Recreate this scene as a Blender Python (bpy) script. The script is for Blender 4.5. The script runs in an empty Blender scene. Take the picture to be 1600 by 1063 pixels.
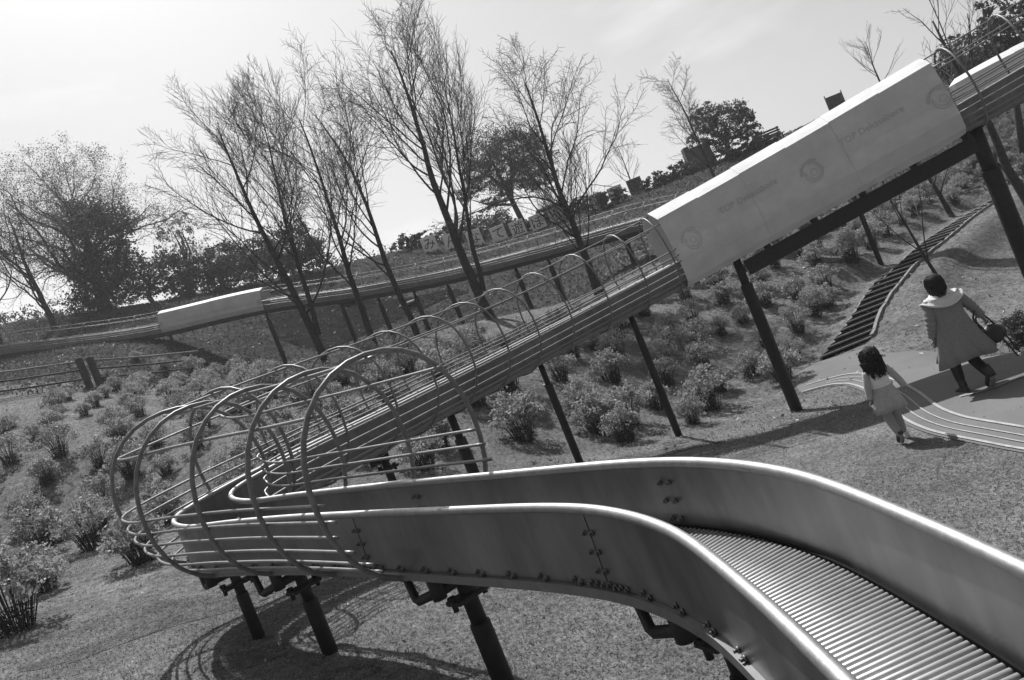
import bpy, bmesh, math, random
import numpy as np
from mathutils import Vector, Matrix, noise
R = math.radians
SC = bpy.context.scene
COL = SC.collection

# ------------------------------------------------------------------ camera, sky, sun
FPX, CS, SN = 1244.0, math.cos(R(22.0)), math.sin(R(22.0))
cam = bpy.data.cameras.new('camera'); cam.lens = 28.0; cam.sensor_width = 36.0
cam.clip_start = 0.05; cam.clip_end = 3000
camo = bpy.data.objects.new('camera', cam); COL.objects.link(camo)
camo.matrix_world = Matrix(((CS, SN, 0, 0), (0, 0, -1, 0), (-SN, CS, 0, 0), (0, 0, 0, 1)))
SC.camera = camo

SUN = Vector((-0.18, 0.62, 1.0)).normalized()
sl = bpy.data.lights.new('sun', 'SUN'); sl.energy = 3.7; sl.angle = R(0.6)
so = bpy.data.objects.new('sun', sl); COL.objects.link(so)
so.rotation_euler = (-SUN).to_track_quat('-Z', 'Y').to_euler(); so.location = (0, 20, 60)

wd = bpy.data.worlds.new('World'); SC.world = wd; wd.use_nodes = True
nt = wd.node_tree; nt.nodes.clear()
N = nt.nodes.new; L = nt.links.new
sky = N('ShaderNodeTexSky'); sky.sky_type = 'NISHITA'; sky.sun_disc = False
sky.sun_elevation = math.asin(SUN.z); sky.sun_rotation = math.atan2(SUN.x, SUN.y)
sky.air_density = 1.0; sky.dust_density = 2.2; sky.ozone_density = 1.0
bw = N('ShaderNodeRGBToBW'); L(sky.outputs[0], bw.inputs[0])
tc = N('ShaderNodeTexCoord'); mp = N('ShaderNodeMapping'); mp.inputs['Scale'].default_value = (1.6, 1.6, 6.0)
L(tc.outputs['Generated'], mp.inputs[0])
nz = N('ShaderNodeTexNoise'); nz.inputs['Scale'].default_value = 1.7; nz.inputs['Detail'].default_value = 6; nz.inputs['Roughness'].default_value = 0.55
L(mp.outputs[0], nz.inputs['Vector'])
rp = N('ShaderNodeMapRange'); rp.inputs[1].default_value = 0.50; rp.inputs[2].default_value = 0.80
rp.inputs[3].default_value = 0.0; rp.inputs[4].default_value = 1.0
L(nz.outputs['Fac'], rp.inputs[0])
ml = N('ShaderNodeMath'); ml.operation = 'MULTIPLY_ADD'; ml.inputs[1].default_value = 1.8
vd = N('ShaderNodeVectorMath'); vd.operation = 'DOT_PRODUCT'; vd.inputs[1].default_value = tuple(SUN); L(tc.outputs['Generated'], vd.inputs[0])
hz = N('ShaderNodeMapRange'); hz.interpolation_type = 'SMOOTHSTEP'; hz.inputs[1].default_value = -0.25; hz.inputs[2].default_value = 0.80
hz.inputs[3].default_value = 0.62; hz.inputs[4].default_value = 1.0; L(vd.outputs['Value'], hz.inputs[0])
hm = N('ShaderNodeMath'); hm.operation = 'MULTIPLY'; L(bw.outputs[0], hm.inputs[0]); L(hz.outputs[0], hm.inputs[1])
L(rp.outputs[0], ml.inputs[0]); L(hm.outputs[0], ml.inputs[2])
bg = N('ShaderNodeBackground'); bg.inputs[1].default_value = 0.082
L(ml.outputs[0], bg.inputs[0])
ow = N('ShaderNodeOutputWorld'); L(bg.outputs[0], ow.inputs[0])
vs = SC.view_settings; vs.view_transform = 'Standard'; vs.look = 'None'; vs.exposure = 0.8; vs.gamma = 1.0

# ------------------------------------------------------------------ helpers
def uv_of(px, py):
    x = px - 800.0; y = 531.5 - py
    return CS * x + SN * y, -SN * x + CS * y
def W(px, py, Y):
    u, v = uv_of(px, py)
    return np.array([u / FPX * Y, Y, v / FPX * Y])
def PX(p):
    u = p[0] / p[1] * FPX; v = p[2] / p[1] * FPX
    return 800 + CS * u - SN * v, 531.5 - (SN * u + CS * v)

def mat(name, v, rough=0.8, var=0.0, scale=5.0, bump=0.0, bscale=None, metal=0.0, detail=4.0, trans=0.0, var2=0.0, scale2=0.6, spec=0.4, stretch=None):
    m = bpy.data.materials.new(name); m.use_nodes = True
    t = m.node_tree; b = t.nodes['Principled BSDF']; n_ = t.nodes.new; l_ = t.links.new
    b.inputs['Roughness'].default_value = rough; b.inputs['Metallic'].default_value = metal
    b.inputs['Specular IOR Level'].default_value = spec
    tcn = t.nodes.new('ShaderNodeTexCoord')
    src = tcn.outputs['Object']
    if stretch:
        mpn = n_('ShaderNodeMapping'); mpn.inputs['Scale'].default_value = stretch; l_(src, mpn.inputs[0]); src = mpn.outputs[0]
    def nzn(sc, det):
        a = n_('ShaderNodeTexNoise'); a.inputs['Scale'].default_value = sc; a.inputs['Detail'].default_value = det
        a.inputs['Roughness'].default_value = 0.65; l_(src, a.inputs['Vector']); return a
    a = nzn(scale, detail)
    mr = n_('ShaderNodeMapRange'); mr.inputs[1].default_value = 0.3; mr.inputs[2].default_value = 0.7
    mr.inputs[3].default_value = v * (1 - var); mr.inputs[4].default_value = v * (1 + var); mr.clamp = False
    l_(a.outputs['Fac'], mr.inputs[0]); out = mr.outputs[0]
    if var2:
        c = nzn(scale2, 3.0)
        mr2 = n_('ShaderNodeMapRange'); mr2.inputs[1].default_value = 0.3; mr2.inputs[2].default_value = 0.7
        mr2.inputs[3].default_value = 1 - var2; mr2.inputs[4].default_value = 1 + var2
        l_(c.outputs['Fac'], mr2.inputs[0])
        mm = n_('ShaderNodeMath'); mm.operation = 'MULTIPLY'; l_(out, mm.inputs[0]); l_(mr2.outputs[0], mm.inputs[1]); out = mm.outputs[0]
    mx = n_('ShaderNodeMath'); mx.operation = 'MAXIMUM'; mx.inputs[1].default_value = 0.004; l_(out, mx.inputs[0]); out = mx.outputs[0]
    l_(out, b.inputs['Base Color'])
    if bump:
        d = nzn(bscale or scale, 5.0)
        bp = n_('ShaderNodeBump'); bp.inputs['Strength'].default_value = bump; bp.inputs['Distance'].default_value = 0.02
        l_(d.outputs['Fac'], bp.inputs['Height']); l_(bp.outputs[0], b.inputs['Normal'])
    if trans:
        tr = n_('ShaderNodeBsdfTranslucent'); l_(out, tr.inputs[0])
        ms = n_('ShaderNodeMixShader'); ms.inputs[0].default_value = trans
        o = t.nodes['Material Output']; l_(b.outputs[0], ms.inputs[1]); l_(tr.outputs[0], ms.inputs[2]); l_(ms.outputs[0], o.inputs[0])
    return m

M = dict(
    lawn=mat('lawn', 0.14, 0.95, 0.6, 20, 0.9, 60, detail=10, var2=0.32, scale2=0.9, spec=0.1),
    slope=mat('slope', 0.12, 0.95, 0.65, 9, 0.9, 30, detail=8, var2=0.3, scale2=0.7, spec=0.1),
    grass=mat('grass', 0.22, 0.8, 0.6, 8, trans=0.35, spec=0.2),
    litter=mat('litter', 0.38, 0.8, 0.4, 3),
    shaded_soil=mat('shaded_soil', 0.022, 0.95, 0.5, 3, 0.5, 12, spec=0.0),
    worn=mat('worn', 0.10, 0.95, 0.6, 14, 0.9, 40, detail=9, var2=0.3, scale2=2.0, spec=0.0),
    shaded_tread=mat('shaded_tread', 0.006, 0.95, 0.4, 8, spec=0.0),  # shade of the step risers put into the tread colour
    hill=mat('hill', 0.055, 0.95, 0.5, 4, 0.8, 14, detail=8, var2=0.3, scale2=0.4, spec=0.0),  # far grass, its backlit darkness put into the colour
    path=mat('path', 0.135, 0.9, 0.10, 40, 0.15, 120, var2=0.12, scale2=0.8, spec=0.2),
    paint=mat('paint', 0.30, 0.8, 0.25, 12),
    steel=mat('steel', 0.130, 0.30, 0.20, 9, 0.06, 6, metal=0.35, var2=0.22, scale2=2.2, stretch=(1, 1, .35)),
    rim=mat('rim', 0.31, 0.6, 0.15, 25, 0.1, 60, metal=1.0),
    roller=mat('roller', 0.50, 0.5, 0.12, 12, metal=0.6),
    rubber=mat('rubber', 0.007, 0.8, 0.2, 20, spec=0.1),
    bars=mat('bars', 0.20, 0.42, 0.2, 14, 0.1, 40, metal=0.35, spec=0.5),
    hoop=mat('hoop', 0.16, 0.5, 0.25, 14, 0.1, 40, metal=0.2, spec=0.5),
    dark=mat('dark', 0.020, 0.55, 0.3, 12, 0.1, 50, spec=0.3),
    basestrip=mat('basestrip', 0.16, 0.5, 0.2, 10, metal=0.4),
    bolt=mat('bolt', 0.13, 0.55, 0.2, 30, metal=0.8),
    cover=mat('cover', 0.60, 0.62, 0.07, 3.5, 0.7, 2.6, trans=0.14, var2=0.10, scale2=0.9, spec=0.3),
    print=mat('print', 0.43, 0.7, 0.1, 20, trans=0.08),
    bark=mat('bark', 0.05, 0.95, 0.4, 14, 0.7, 30, spec=0.1),
    twig=mat('twig', 0.13, 0.9, 0.3, 8, spec=0.1),
    paletwig=mat('paletwig', 0.10, 0.9, 0.3, 8, spec=0.1),
    leafdark=mat('leafdark', 0.065, 0.6, 0.6, 1.2, trans=0.3, spec=0.25),
    leafmid=mat('leafmid', 0.075, 0.6, 0.5, 1.2, trans=0.3, spec=0.25),
    leafpale=mat('leafpale', 0.16, 0.6, 0.4, 1.2, trans=0.45, spec=0.2),
    hyd=mat('hyd', 0.29, 0.55, 0.55, 7, trans=0.38, spec=0.3),
    hydstem=mat('hydstem', 0.045, 0.9, 0.4, 20),
    hydbase_shade=mat('hydbase_shade', 0.018, 0.9, 0.4, 20),  # dead growth, with the shadow among the stems put into its colour
    wood=mat('wood', 0.05, 0.85, 0.4, 6, 0.5, 20),
    palewood=mat('palewood', 0.2, 0.85, 0.3, 6, 0.3, 20),
    stone=mat('stone', 0.11, 0.9, 0.3, 4, 0.4, 12),
    nosing=mat('nosing', 0.17, 0.9, 0.3, 8, 0.3, 30),
    board=mat('board', 0.62, 0.8, 0.15, 3),
    boarddark=mat('boarddark', 0.09, 0.8, 0.2, 3),
    ink=mat('ink', 0.02, 0.8, 0.1, 3),
    coat=mat('coat', 0.21, 0.95, 0.18, 60, 0.25, 160, spec=0.1),
    shawl=mat('shawl', 0.62, 0.95, 0.12, 40, 0.3, 120, spec=0.1),
    hair=mat('hair', 0.008, 0.8, 0.3, 40, 0.2, 80),
    skin=mat('skin', 0.20, 0.6, 0.08, 10),
    black=mat('black', 0.008, 0.6, 0.2, 20),
    leather=mat('leather', 0.012, 0.4, 0.2, 20, 0.2, 60),
    boot=mat('boot', 0.035, 0.6, 0.2, 20),
    dress=mat('dress', 0.38, 0.9, 0.12, 30, 0.2, 90, spec=0.1),
    white=mat('white', 0.7, 0.85, 0.06, 20),
    tights=mat('tights', 0.28, 0.85, 0.1, 30),
)

class MB:
    def __init__(s): s.v = []; s.f = []; s.sm = []
    def add(s, vs, fs, smooth=True):
        o = len(s.v); s.v += [tuple(map(float, p)) for p in vs]; s.f += [tuple(i + o for i in f) for f in fs]; s.sm += [smooth] * len(fs)
    def tube(s, pts, rad, n=8, cap=True, flat=None):
        pts = [Vector(p) for p in pts]; k = len(pts)
        if not hasattr(rad, '__len__'): rad = [rad] * k
        ref = None; vs_ = []
        for i, p in enumerate(pts):
            d = (pts[min(i + 1, k - 1)] - pts[max(i - 1, 0)])
            d = d.normalized() if d.length > 1e-9 else Vector((0, 0, 1))
            if ref is None:
                ref = Vector((0, 0, 1)) if abs(d.z) < 0.9 else Vector((1, 0, 0))
            a = ref - d * ref.dot(d)
            if a.length < 1e-4: a = d.orthogonal()
            a.normalize(); ref = a; b = d.cross(a)
            for j in range(n):
                t = 2 * math.pi * j / n
                vs_.append(p + (a * math.cos(t) + b * math.sin(t)) * rad[i])
        fs = []
        for i in range(k - 1):
            for j in range(n):
                fs.append((i * n + j, i * n + (j + 1) % n, (i + 1) * n + (j + 1) % n, (i + 1) * n + j))
        if cap: fs.append(tuple(range(n - 1, -1, -1))); fs.append(tuple((k - 1) * n + j for j in range(n)))
        s.add(vs_, fs, n > 4)
    def box(s, c, size, ax=None, bev=0.0):
        c = Vector(c); X, Y, Z = ax if ax else (Vector((1, 0, 0)), Vector((0, 1, 0)), Vector((0, 0, 1)))
        hx, hy, hz = [q / 2 for q in size]
        if bev <= 0:
            vs_ = [c + X * (hx * a) + Y * (hy * b) + Z * (hz * d) for d in (-1, 1) for b in (-1, 1) for a in (-1, 1)]
            s.add(vs_, [(0, 2, 3, 1), (4, 5, 7, 6), (0, 1, 5, 4), (2, 6, 7, 3), (0, 4, 6, 2), (1, 3, 7, 5)], False)
        else:
            rings = []
            for zz, k in ((-hz, bev), (-hz + bev, 0), (hz - bev, 0), (hz, bev)):
                x0, y0 = hx - k, hy - k
                ring = [(x0 - bev, -y0), (x0, -y0 + bev), (x0, y0 - bev), (x0 - bev, y0), (-x0 + bev, y0), (-x0, y0 - bev), (-x0, -y0 + bev), (-x0 + bev, -y0)]
                rings += [c + X * a + Y * b + Z * zz for a, b in ring]
            fs = [tuple(range(7, -1, -1)), tuple(24 + j for j in range(8))]
            for i in range(3):
                for j in range(8): fs.append((i * 8 + j, i * 8 + (j + 1) % 8, (i + 1) * 8 + (j + 1) % 8, (i + 1) * 8 + j))
            s.add(rings, fs, False)
    def loft(s, rings, closed=True, caps=True, smooth=True):
        n = len(rings[0]); k = len(rings); fs = []
        for i in range(k - 1):
            for j in range(n if closed else n - 1):
                fs.append((i * n + j, i * n + (j + 1) % n, (i + 1) * n + (j + 1) % n, (i + 1) * n + j))
        if caps: fs.append(tuple(range(n - 1, -1, -1))); fs.append(tuple((k - 1) * n + j for j in range(n)))
        s.add([p for r in rings for p in r], fs, smooth)
    def ball(s, c, r, nu=12, nv=8, fn=None):
        rings = []
        c = np.array(c, float); r = np.array(r if hasattr(r, '__len__') else (r, r, r), float)
        for i in range(nv + 1):
            ph = math.pi * (i + 0.02) / (nv + 0.04)
            rg = []
            for j in range(nu):
                th = 2 * math.pi * j / nu
                d = np.array([math.sin(ph) * math.cos(th), math.sin(ph) * math.sin(th), -math.cos(ph)])
                k = fn(d) if fn else 1.0
                rg.append(c + d * r * k)
            rings.append(rg)
        s.loft(rings)
    def build(s, name, m, parent=None, kind=None):
        me = bpy.data.meshes.new(name)
        off = origin_of(parent)
        me.from_pydata([(p[0] - off[0], p[1] - off[1], p[2] - off[2]) for p in s.v], [], s.f)
        me.polygons.foreach_set('use_smooth', s.sm)
        me.materials.append(m); me.update()
        return link(name, me, parent, kind)
def origin_of(o):
    v = Vector((0, 0, 0))
    while o: v += o.location; o = o.parent
    return v
def link(name, me, parent=None, kind=None):
    o = bpy.data.objects.new(name, me); COL.objects.link(o); o.parent = parent
    if kind: o['kind'] = kind
    return o
def thing(name, label, cat, loc=(0, 0, 0), group=None):
    o = bpy.data.objects.new(name, None); o.empty_display_size = 0.2; COL.objects.link(o); o.location = [float(q) for q in loc]
    tag(o, label, cat, group); return o
def tag(o, label, cat, group=None):
    o['label'] = label; o['category'] = cat
    if group: o['group'] = group
    return o
def dup(root, loc, rz=0.0, sc=1.0, label=None, group=None):
    r = root.copy(); COL.objects.link(r); r.location = [float(q) for q in loc]; r.rotation_euler = (0, 0, rz); r.scale = (sc, sc, sc)
    if label: r['label'] = label
    if group: r['group'] = group
    for ch in root.children:
        c = ch.copy(); COL.objects.link(c); c.parent = r
        for g in ch.children:
            d = g.copy(); COL.objects.link(d); d.parent = c
    return r
def quads(name, P, m, parent=None, kind=None):
    """P: (n,4,3) array of quads -> one mesh"""
    n = len(P); me = bpy.data.meshes.new(name)
    off = np.array(origin_of(parent))
    V = (P - off).reshape(-1, 3).astype(np.float32)
    me.vertices.add(n * 4); me.vertices.foreach_set('co', V.ravel())
    me.loops.add(n * 4); me.loops.foreach_set('vertex_index', np.arange(n * 4, dtype=np.int32))
    me.polygons.add(n); me.polygons.foreach_set('loop_start', np.arange(0, n * 4, 4, dtype=np.int32))
    me.polygons.foreach_set('loop_total', np.full(n, 4, dtype=np.int32))
    me.materials.append(m); me.update(); me.validate()
    return link(name, me, parent, kind)
RNG = np.random.default_rng(7)
def leaf_quads(C, size, rng=RNG, up=0.0, asp=0.6):
    n = len(C)
    d = rng.normal(size=(n, 3)); d[:, 2] += up; d /= np.linalg.norm(d, axis=1)[:, None]
    e = rng.normal(size=(n, 3)); e -= d * (e * d).sum(1)[:, None]; e /= np.linalg.norm(e, axis=1)[:, None]
    f = np.cross(d, e); s = size * rng.uniform(0.6, 1.35, n)[:, None]
    return np.stack([C - e * s * .5, C + f * s * asp * .5, C + e * s * .5, C - f * s * asp * .5], 1)

# ------------------------------------------------------------------ terrain
cp = [(0, 0, -2.15), (-3, 2, -1.55), (3, 2, -2.72), (-6, 7, -.95), (-2.9, 6.5, -1.56), (-.6, 4.6, -2.03), (2.6, 5.6, -2.67),
      (5.2, 10, -2.86), (3.9, 9.2, -2.86), (3.8, 13, -2.9), (1.78, 12.9, -2.49), (.1, 12.1, -2.17), (-5.7, 8.2, -1.0), (-9.5, 14.8, -.25),
      (8, 9, -2.87), (8, 6, -2.9), (5, 3, -2.85), (-1.3, 10.5, -1.75), (4.6, 12, -2.86), (6.5, 12, -2.86), (9, 12, -2.84), (10.5, 10, -2.84), (7, 14.5, -2.84), (5.6, 15, -2.86),
      (-8, -5, -.7), (8, -5, -2.9), (0, -8, -2.2), (-14, 0, .3), (14, 0, -2.9),
      (6.3, 17, -2.80), (-4.5, 10.5, -1.0)]
for px, py, Y in [(1330, 490, 19), (1400, 405, 21.5), (1450, 370, 23), (1500, 342, 24.2), (1550, 313, 25.5),
                  (1105, 640, 15.8), (1300, 470, 21), (1200, 430, 23), (1400, 385, 24), (1500, 300, 28), (1590, 250, 30),
                  (1100, 330, 33), (1000, 390, 30), (888, 488, 31), (722, 515, 33), (671, 549, 33.5), (613, 539, 34), (554, 556, 34.5), (448, 580, 34),
                  (140, 605, 28), (0, 600, 29), (250, 540, 34), (0, 562, 37), (90, 650, 22.5), (200, 640, 21.5), (150, 855, 13), (230, 660, 20),
                  (510, 572, 24), (585, 548, 25), (650, 530, 25.5), (768, 500, 24.5), (940, 472, 24), (700, 570, 19), (850, 600, 16), (830, 670, 14.5), (940, 670, 14.5),
                  (700, 690, 13.5), (350, 700, 16), (150, 740, 16.5), (50, 750, 16.5), (30, 870, 13),
                  (1000, 300, 45), (1200, 222, 45), (1290, 183, 45), (785, 372, 46), (650, 385, 48), (400, 460, 52), (200, 500, 52), (0, 530, 52), (1500, 90, 45), (1450, 480, 17.5), (1590, 560, 12.5), (1590, 480, 16), (1590, 380, 21)]:
    cp.append(tuple(W(px, py, Y)))
for i in range(len(cp) - 12, len(cp) - 3): pass
ridge = [W(1000, 300, 45), W(1200, 222, 45), W(785, 372, 46), W(400, 460, 52), W(0, 530, 52), W(1500, 90, 45)]
for p in ridge: cp.append((p[0] * 1.4, 64, p[2] * 0.45 - 1))
cp.append((28, 12, -2.4)); cp.append((-30, 20, 6.0)); cp.append((30, 28, 0.5)); cp.append((-22, 8, 1.6))
CP = np.array(cp, float)
def _U(r2): return np.where(r2 > 1e-9, 0.5 * r2 * np.log(np.maximum(r2, 1e-9)), 0.0)
n_ = len(CP); d2 = ((CP[:, None, :2] - CP[None, :, :2]) ** 2).sum(2)
K = _U(d2) + np.eye(n_) * 0.6; P_ = np.hstack([np.ones((n_, 1)), CP[:, :2]])
A = np.zeros((n_ + 3, n_ + 3)); A[:n_, :n_] = K; A[:n_, n_:] = P_; A[n_:, :n_] = P_.T
SOL = np.linalg.solve(A, np.concatenate([CP[:, 2], [0, 0, 0]]))
def tps(x, y):
    x = np.asarray(x, float); y = np.asarray(y, float)
    xc = np.clip(x, -34, 34); yc = np.clip(y, -8, 66)
    o = np.zeros_like(xc)
    for i in range(n_): o += SOL[i] * _U((xc - CP[i, 0]) ** 2 + (yc - CP[i, 1]) ** 2)
    o += SOL[n_] + SOL[n_ + 1] * xc + SOL[n_ + 2] * yc
    far = np.clip((np.maximum(np.abs(x) - 60, y - 75)) / 60, 0, 1); far = far * far * (3 - 2 * far)
    return o * (1 - far) + (-4.0) * far
def lines(core0, core1, step, lo, hi):
    a = list(np.arange(core0, core1 + 1e-6, step)); s = step; x = a[-1]
    while x < hi: s *= 1.12; x += s; a.append(x)
    s = step; x = a[0]; b = []
    while x > lo: s *= 1.12; x -= s; b.append(x)
    return np.array(b[::-1] + a)
XL = lines(-12, 13, 0.2, -900, 900); YL = lines(0, 30, 0.2, -300, 1500)
GX, GY = np.meshgrid(XL, YL)
GZ = tps(GX, GY)
lump = np.zeros_like(GZ)
for i in range(GZ.shape[0]):
    for j in range(GZ.shape[1]):
        x, y = GX[i, j], GY[i, j]
        if abs(x) < 60 and y < 80 and y > -20:
            flat = 1.0 if (y > 17 or x < 2) else 0.25
            lump[i, j] = flat * (0.05 * noise.noise((x * .9, y * .9, 0)) + 0.10 * noise.noise((x * .3, y * .3, 5)) * (1 if y > 14 else .3))
GZ += lump
def Z(x, y):
    i = int(np.clip(np.searchsorted(XL, x) - 1, 0, len(XL) - 2)); j = int(np.clip(np.searchsorted(YL, y) - 1, 0, len(YL) - 2))
    a = (x - XL[i]) / (XL[i + 1] - XL[i]); b = (y - YL[j]) / (YL[j + 1] - YL[j])
    return float(GZ[j, i] * (1 - a) * (1 - b) + GZ[j, i + 1] * a * (1 - b) + GZ[j + 1, i] * (1 - a) * b + GZ[j + 1, i + 1] * a * b)
def G(px, py, y0=3.0, y1=60.0):
    """where the sight line of this photograph point meets the ground"""
    u, v = uv_of(px, py); y = y0; st = 0.1; prev = None
    while y < y1:
        g = v / FPX * y - Z(u / FPX * y, y)
        if prev is not None and prev > 0 >= g:
            y -= st * (-g) / (prev - g + 1e-9); break
        prev = g; y += st
    return np.array([u / FPX * y, y, Z(u / FPX * y, y)])
def smooth_line(pts, n=8):
    pts = [np.array(p, float) for p in pts]; out = []
    P = [2 * pts[0] - pts[1]] + pts + [2 * pts[-1] - pts[-2]]
    for i in range(1, len(P) - 2):
        for k in range(n):
            t = k / n
            out.append(0.5 * (2 * P[i] + (P[i + 1] - P[i - 1]) * t + (2 * P[i - 1] - 5 * P[i] + 4 * P[i + 1] - P[i + 2]) * t * t + (3 * P[i] - P[i - 1] - 3 * P[i + 1] + P[i + 2]) * t ** 3))
    out.append(pts[-1]); return out

def resample(pts, n):
    pts = np.array(pts); d = np.r_[0, np.cumsum(np.linalg.norm(np.diff(pts, axis=0), axis=1))]
    return np.stack([np.interp(np.linspace(0, d[-1], n), d, pts[:, i]) for i in range(2)], 1)
Lp = [G(*p)[:2] for p in [(1283, 562), (1330, 492), (1365, 443), (1400, 405), (1450, 368), (1500, 340), (1548, 313)]]
Rp = [G(*p)[:2] for p in [(1364, 530), (1381, 483), (1425, 426), (1482, 381), (1520, 345), (1556, 318)]]
NS = 27
Le, Re = resample(smooth_line(Lp, 6), NS), resample(smooth_line(Rp, 6), NS)
Ce = (Le + Re) / 2; SZ = np.array([Z(*p) for p in Ce])
for _ in range(40): SZ[1:-1] = (SZ[:-2] + 2 * SZ[1:-1] + SZ[2:]) / 4
for jj in range(GZ.shape[0]):
    if not 14 < YL[jj] < 30: continue
    for ii in range(GZ.shape[1]):
        if not 3 < XL[ii] < 22: continue
        dd = np.hypot(Ce[:, 0] - XL[ii], Ce[:, 1] - YL[jj]); kk = int(dd.argmin())
        wgt = float(np.clip((1.7 - dd[kk]) / .8, 0, 1)); wgt = wgt * wgt * (3 - 2 * wgt)
        GZ[jj, ii] = GZ[jj, ii] * (1 - wgt) + (SZ[kk] - .02) * wgt
nx, ny = len(XL), len(YL)
me = bpy.data.meshes.new('ground')
V = np.stack([GX, GY, GZ], 2).reshape(-1, 3)
idx = (np.arange(ny - 1)[:, None] * nx + np.arange(nx - 1)[None, :]).ravel()
F = np.stack([idx, idx + 1, idx + nx + 1, idx + nx], 1)
me.from_pydata(V.tolist(), [], F.tolist()); me.polygons.foreach_set('use_smooth', [True] * len(F))
me.materials.append(M['lawn']); me.materials.append(M['slope'])
cy = GY[:-1, :-1].ravel(); cx = GX[:-1, :-1].ravel()
rj = np.random.default_rng(1).normal(size=len(cy))
mi = np.where(cy + rj * .5 > 28.5, 2, np.where((cy + rj * .4 > 14) | ((cx < -3.5 + rj * .2) & (cy + cx * .3 > 7.2)), 1, 0))
me.materials.append(M['hill']); me.polygons.foreach_set('material_index', mi.astype(np.int32))
link("ground", me, None, "structure")

def inpoly(x, y, poly):
    c = False; j = len(poly) - 1
    for i in range(len(poly)):
        xi, yi = poly[i]; xj, yj = poly[j]
        if (yi > y) != (yj > y) and x < (xj - xi) * (y - yi) / (yj - yi) + xi: c = not c
        j = i
    return c
def drape(name, outline, m, dz, kind='structure', step=0.2, parent=None):
    bm = bmesh.new(); vs_ = [bm.verts.new((p[0], p[1], 0)) for p in outline]; bm.faces.new(vs_)
    xs = [p[0] for p in outline]; ys = [p[1] for p in outline]
    for ax, lo, hi, LN in ((0, min(xs), max(xs), XL), (1, min(ys), max(ys), YL)):
        for q in LN:
            if lo < q < hi:
                co = (q, 0, 0) if ax == 0 else (0, q, 0); no = (1, 0, 0) if ax == 0 else (0, 1, 0)
                bmesh.ops.bisect_plane(bm, geom=bm.verts[:] + bm.edges[:] + bm.faces[:], plane_co=co, plane_no=no, dist=1e-5)
    bmesh.ops.triangulate(bm, faces=bm.faces[:])
    for v in bm.verts: v.co.z = Z(v.co.x, v.co.y) + dz
    bmesh.ops.recalc_face_normals(bm, faces=bm.faces[:])
    me = bpy.data.meshes.new(name); bm.to_mesh(me); bm.free()
    if len(me.polygons) and sum(p.normal.z for p in me.polygons) < 0: me.flip_normals()
    me.materials.append(m)
    return link(name, me, parent, kind)
# paved path with painted lines
edge_px = [(1253, 615), (1275, 609), (1299, 604), (1325, 604), (1350, 613), (1378, 632), (1406, 658), (1441, 675), (1497, 689), (1556, 701), (1600, 709), (1760, 735)]
lower = smooth_line([G(*p)[:2] for p in edge_px], 5)
upper = [G(*p)[:2] for p in [(1900, 560), (1700, 545), (1600, 549), (1550, 558), (1500, 556), (1445, 549), (1390, 553), (1350, 545), (1279, 566), (1232, 592)]]
drape('path', lower + upper, M['path'], 0.012)
def strip(name, pts, w, m, dz):
    mb = MB(); vs_ = []
    for i, p in enumerate(pts):
        d = pts[min(i + 1, len(pts) - 1)] - pts[max(i - 1, 0)]; d = d / (np.linalg.norm(d) + 1e-9); n = np.array([-d[1], d[0]]) * w / 2
        for q in (p - n, p + n): vs_.append((q[0], q[1], Z(q[0], q[1]) + dz))
    mb.add(vs_, [(2 * i, 2 * i + 1, 2 * i + 3, 2 * i + 2) for i in range(len(pts) - 1)], False)
    return mb.build(name, m, None, 'structure')
def offs(pts, d):
    out = []
    for i, p in enumerate(pts):
        t = pts[min(i + 1, len(pts) - 1)] - pts[max(i - 1, 0)]; t = t / np.linalg.norm(t); out.append(p + np.array([-t[1], t[0]]) * d)
    return out
for k, d in enumerate((0.06, 0.20, 0.33, 0.50)):
    ln = offs(smooth_line([G(*p)[:2] for p in edge_px], 14), d)
    strip('path_painted_line', ln[(20 if k in (1, 2) else 0):], 0.042 if k in (0, 3) else 0.02, M['paint'], 0.024)
ln = smooth_line([G(*p)[:2] for p in [(1500, 622), (1540, 612), (1600, 590), (1700, 556)]], 8)
strip('path_painted_line', ln, 0.045, M['paint'], 0.024)

def worn(name, px, py, a, b, ang, sd, m):
    c = G(px, py, 3); rg_ = []; rn = np.random.default_rng(sd)
    for i in range(36):
        t = 2 * math.pi * i / 36; k = 1 + .35 * noise.noise((math.cos(t) * 1.5 + sd, math.sin(t) * 1.5, 0)) + .12 * noise.noise((math.cos(t) * 5, math.sin(t) * 5, sd))
        x, y = a * k * math.cos(t), b * k * math.sin(t); rg_.append((c[0] + x * math.cos(ang) - y * math.sin(ang), c[1] + x * math.sin(ang) + y * math.cos(ang)))
    drape(name, rg_, M[m], .006)
for i, (px, py, a, b, an) in enumerate([(400, 1025, .35, .22, .3), (525, 1060, .3, .2, .2), (1245, 658, .28, .18, 0), (1055, 692, .25, .16, 0), (895, 742, .3, .18, .3), (300, 960, .9, .28, .5), (150, 1010, .7, .2, .4), (1000, 715, 1.2, .25, .1)]):
    worn('worn_soil_patch', px, py, a, b, an, i, 'worn')
# bare bank under the far slide, its shade put into the soil colour
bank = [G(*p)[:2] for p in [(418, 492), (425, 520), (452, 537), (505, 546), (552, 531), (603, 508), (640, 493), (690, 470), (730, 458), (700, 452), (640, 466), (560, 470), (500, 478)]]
drape('shaded_earth_bank', smooth_line(bank + bank[:1], 3)[:-1], M['shaded_soil'], 0.03)

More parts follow.
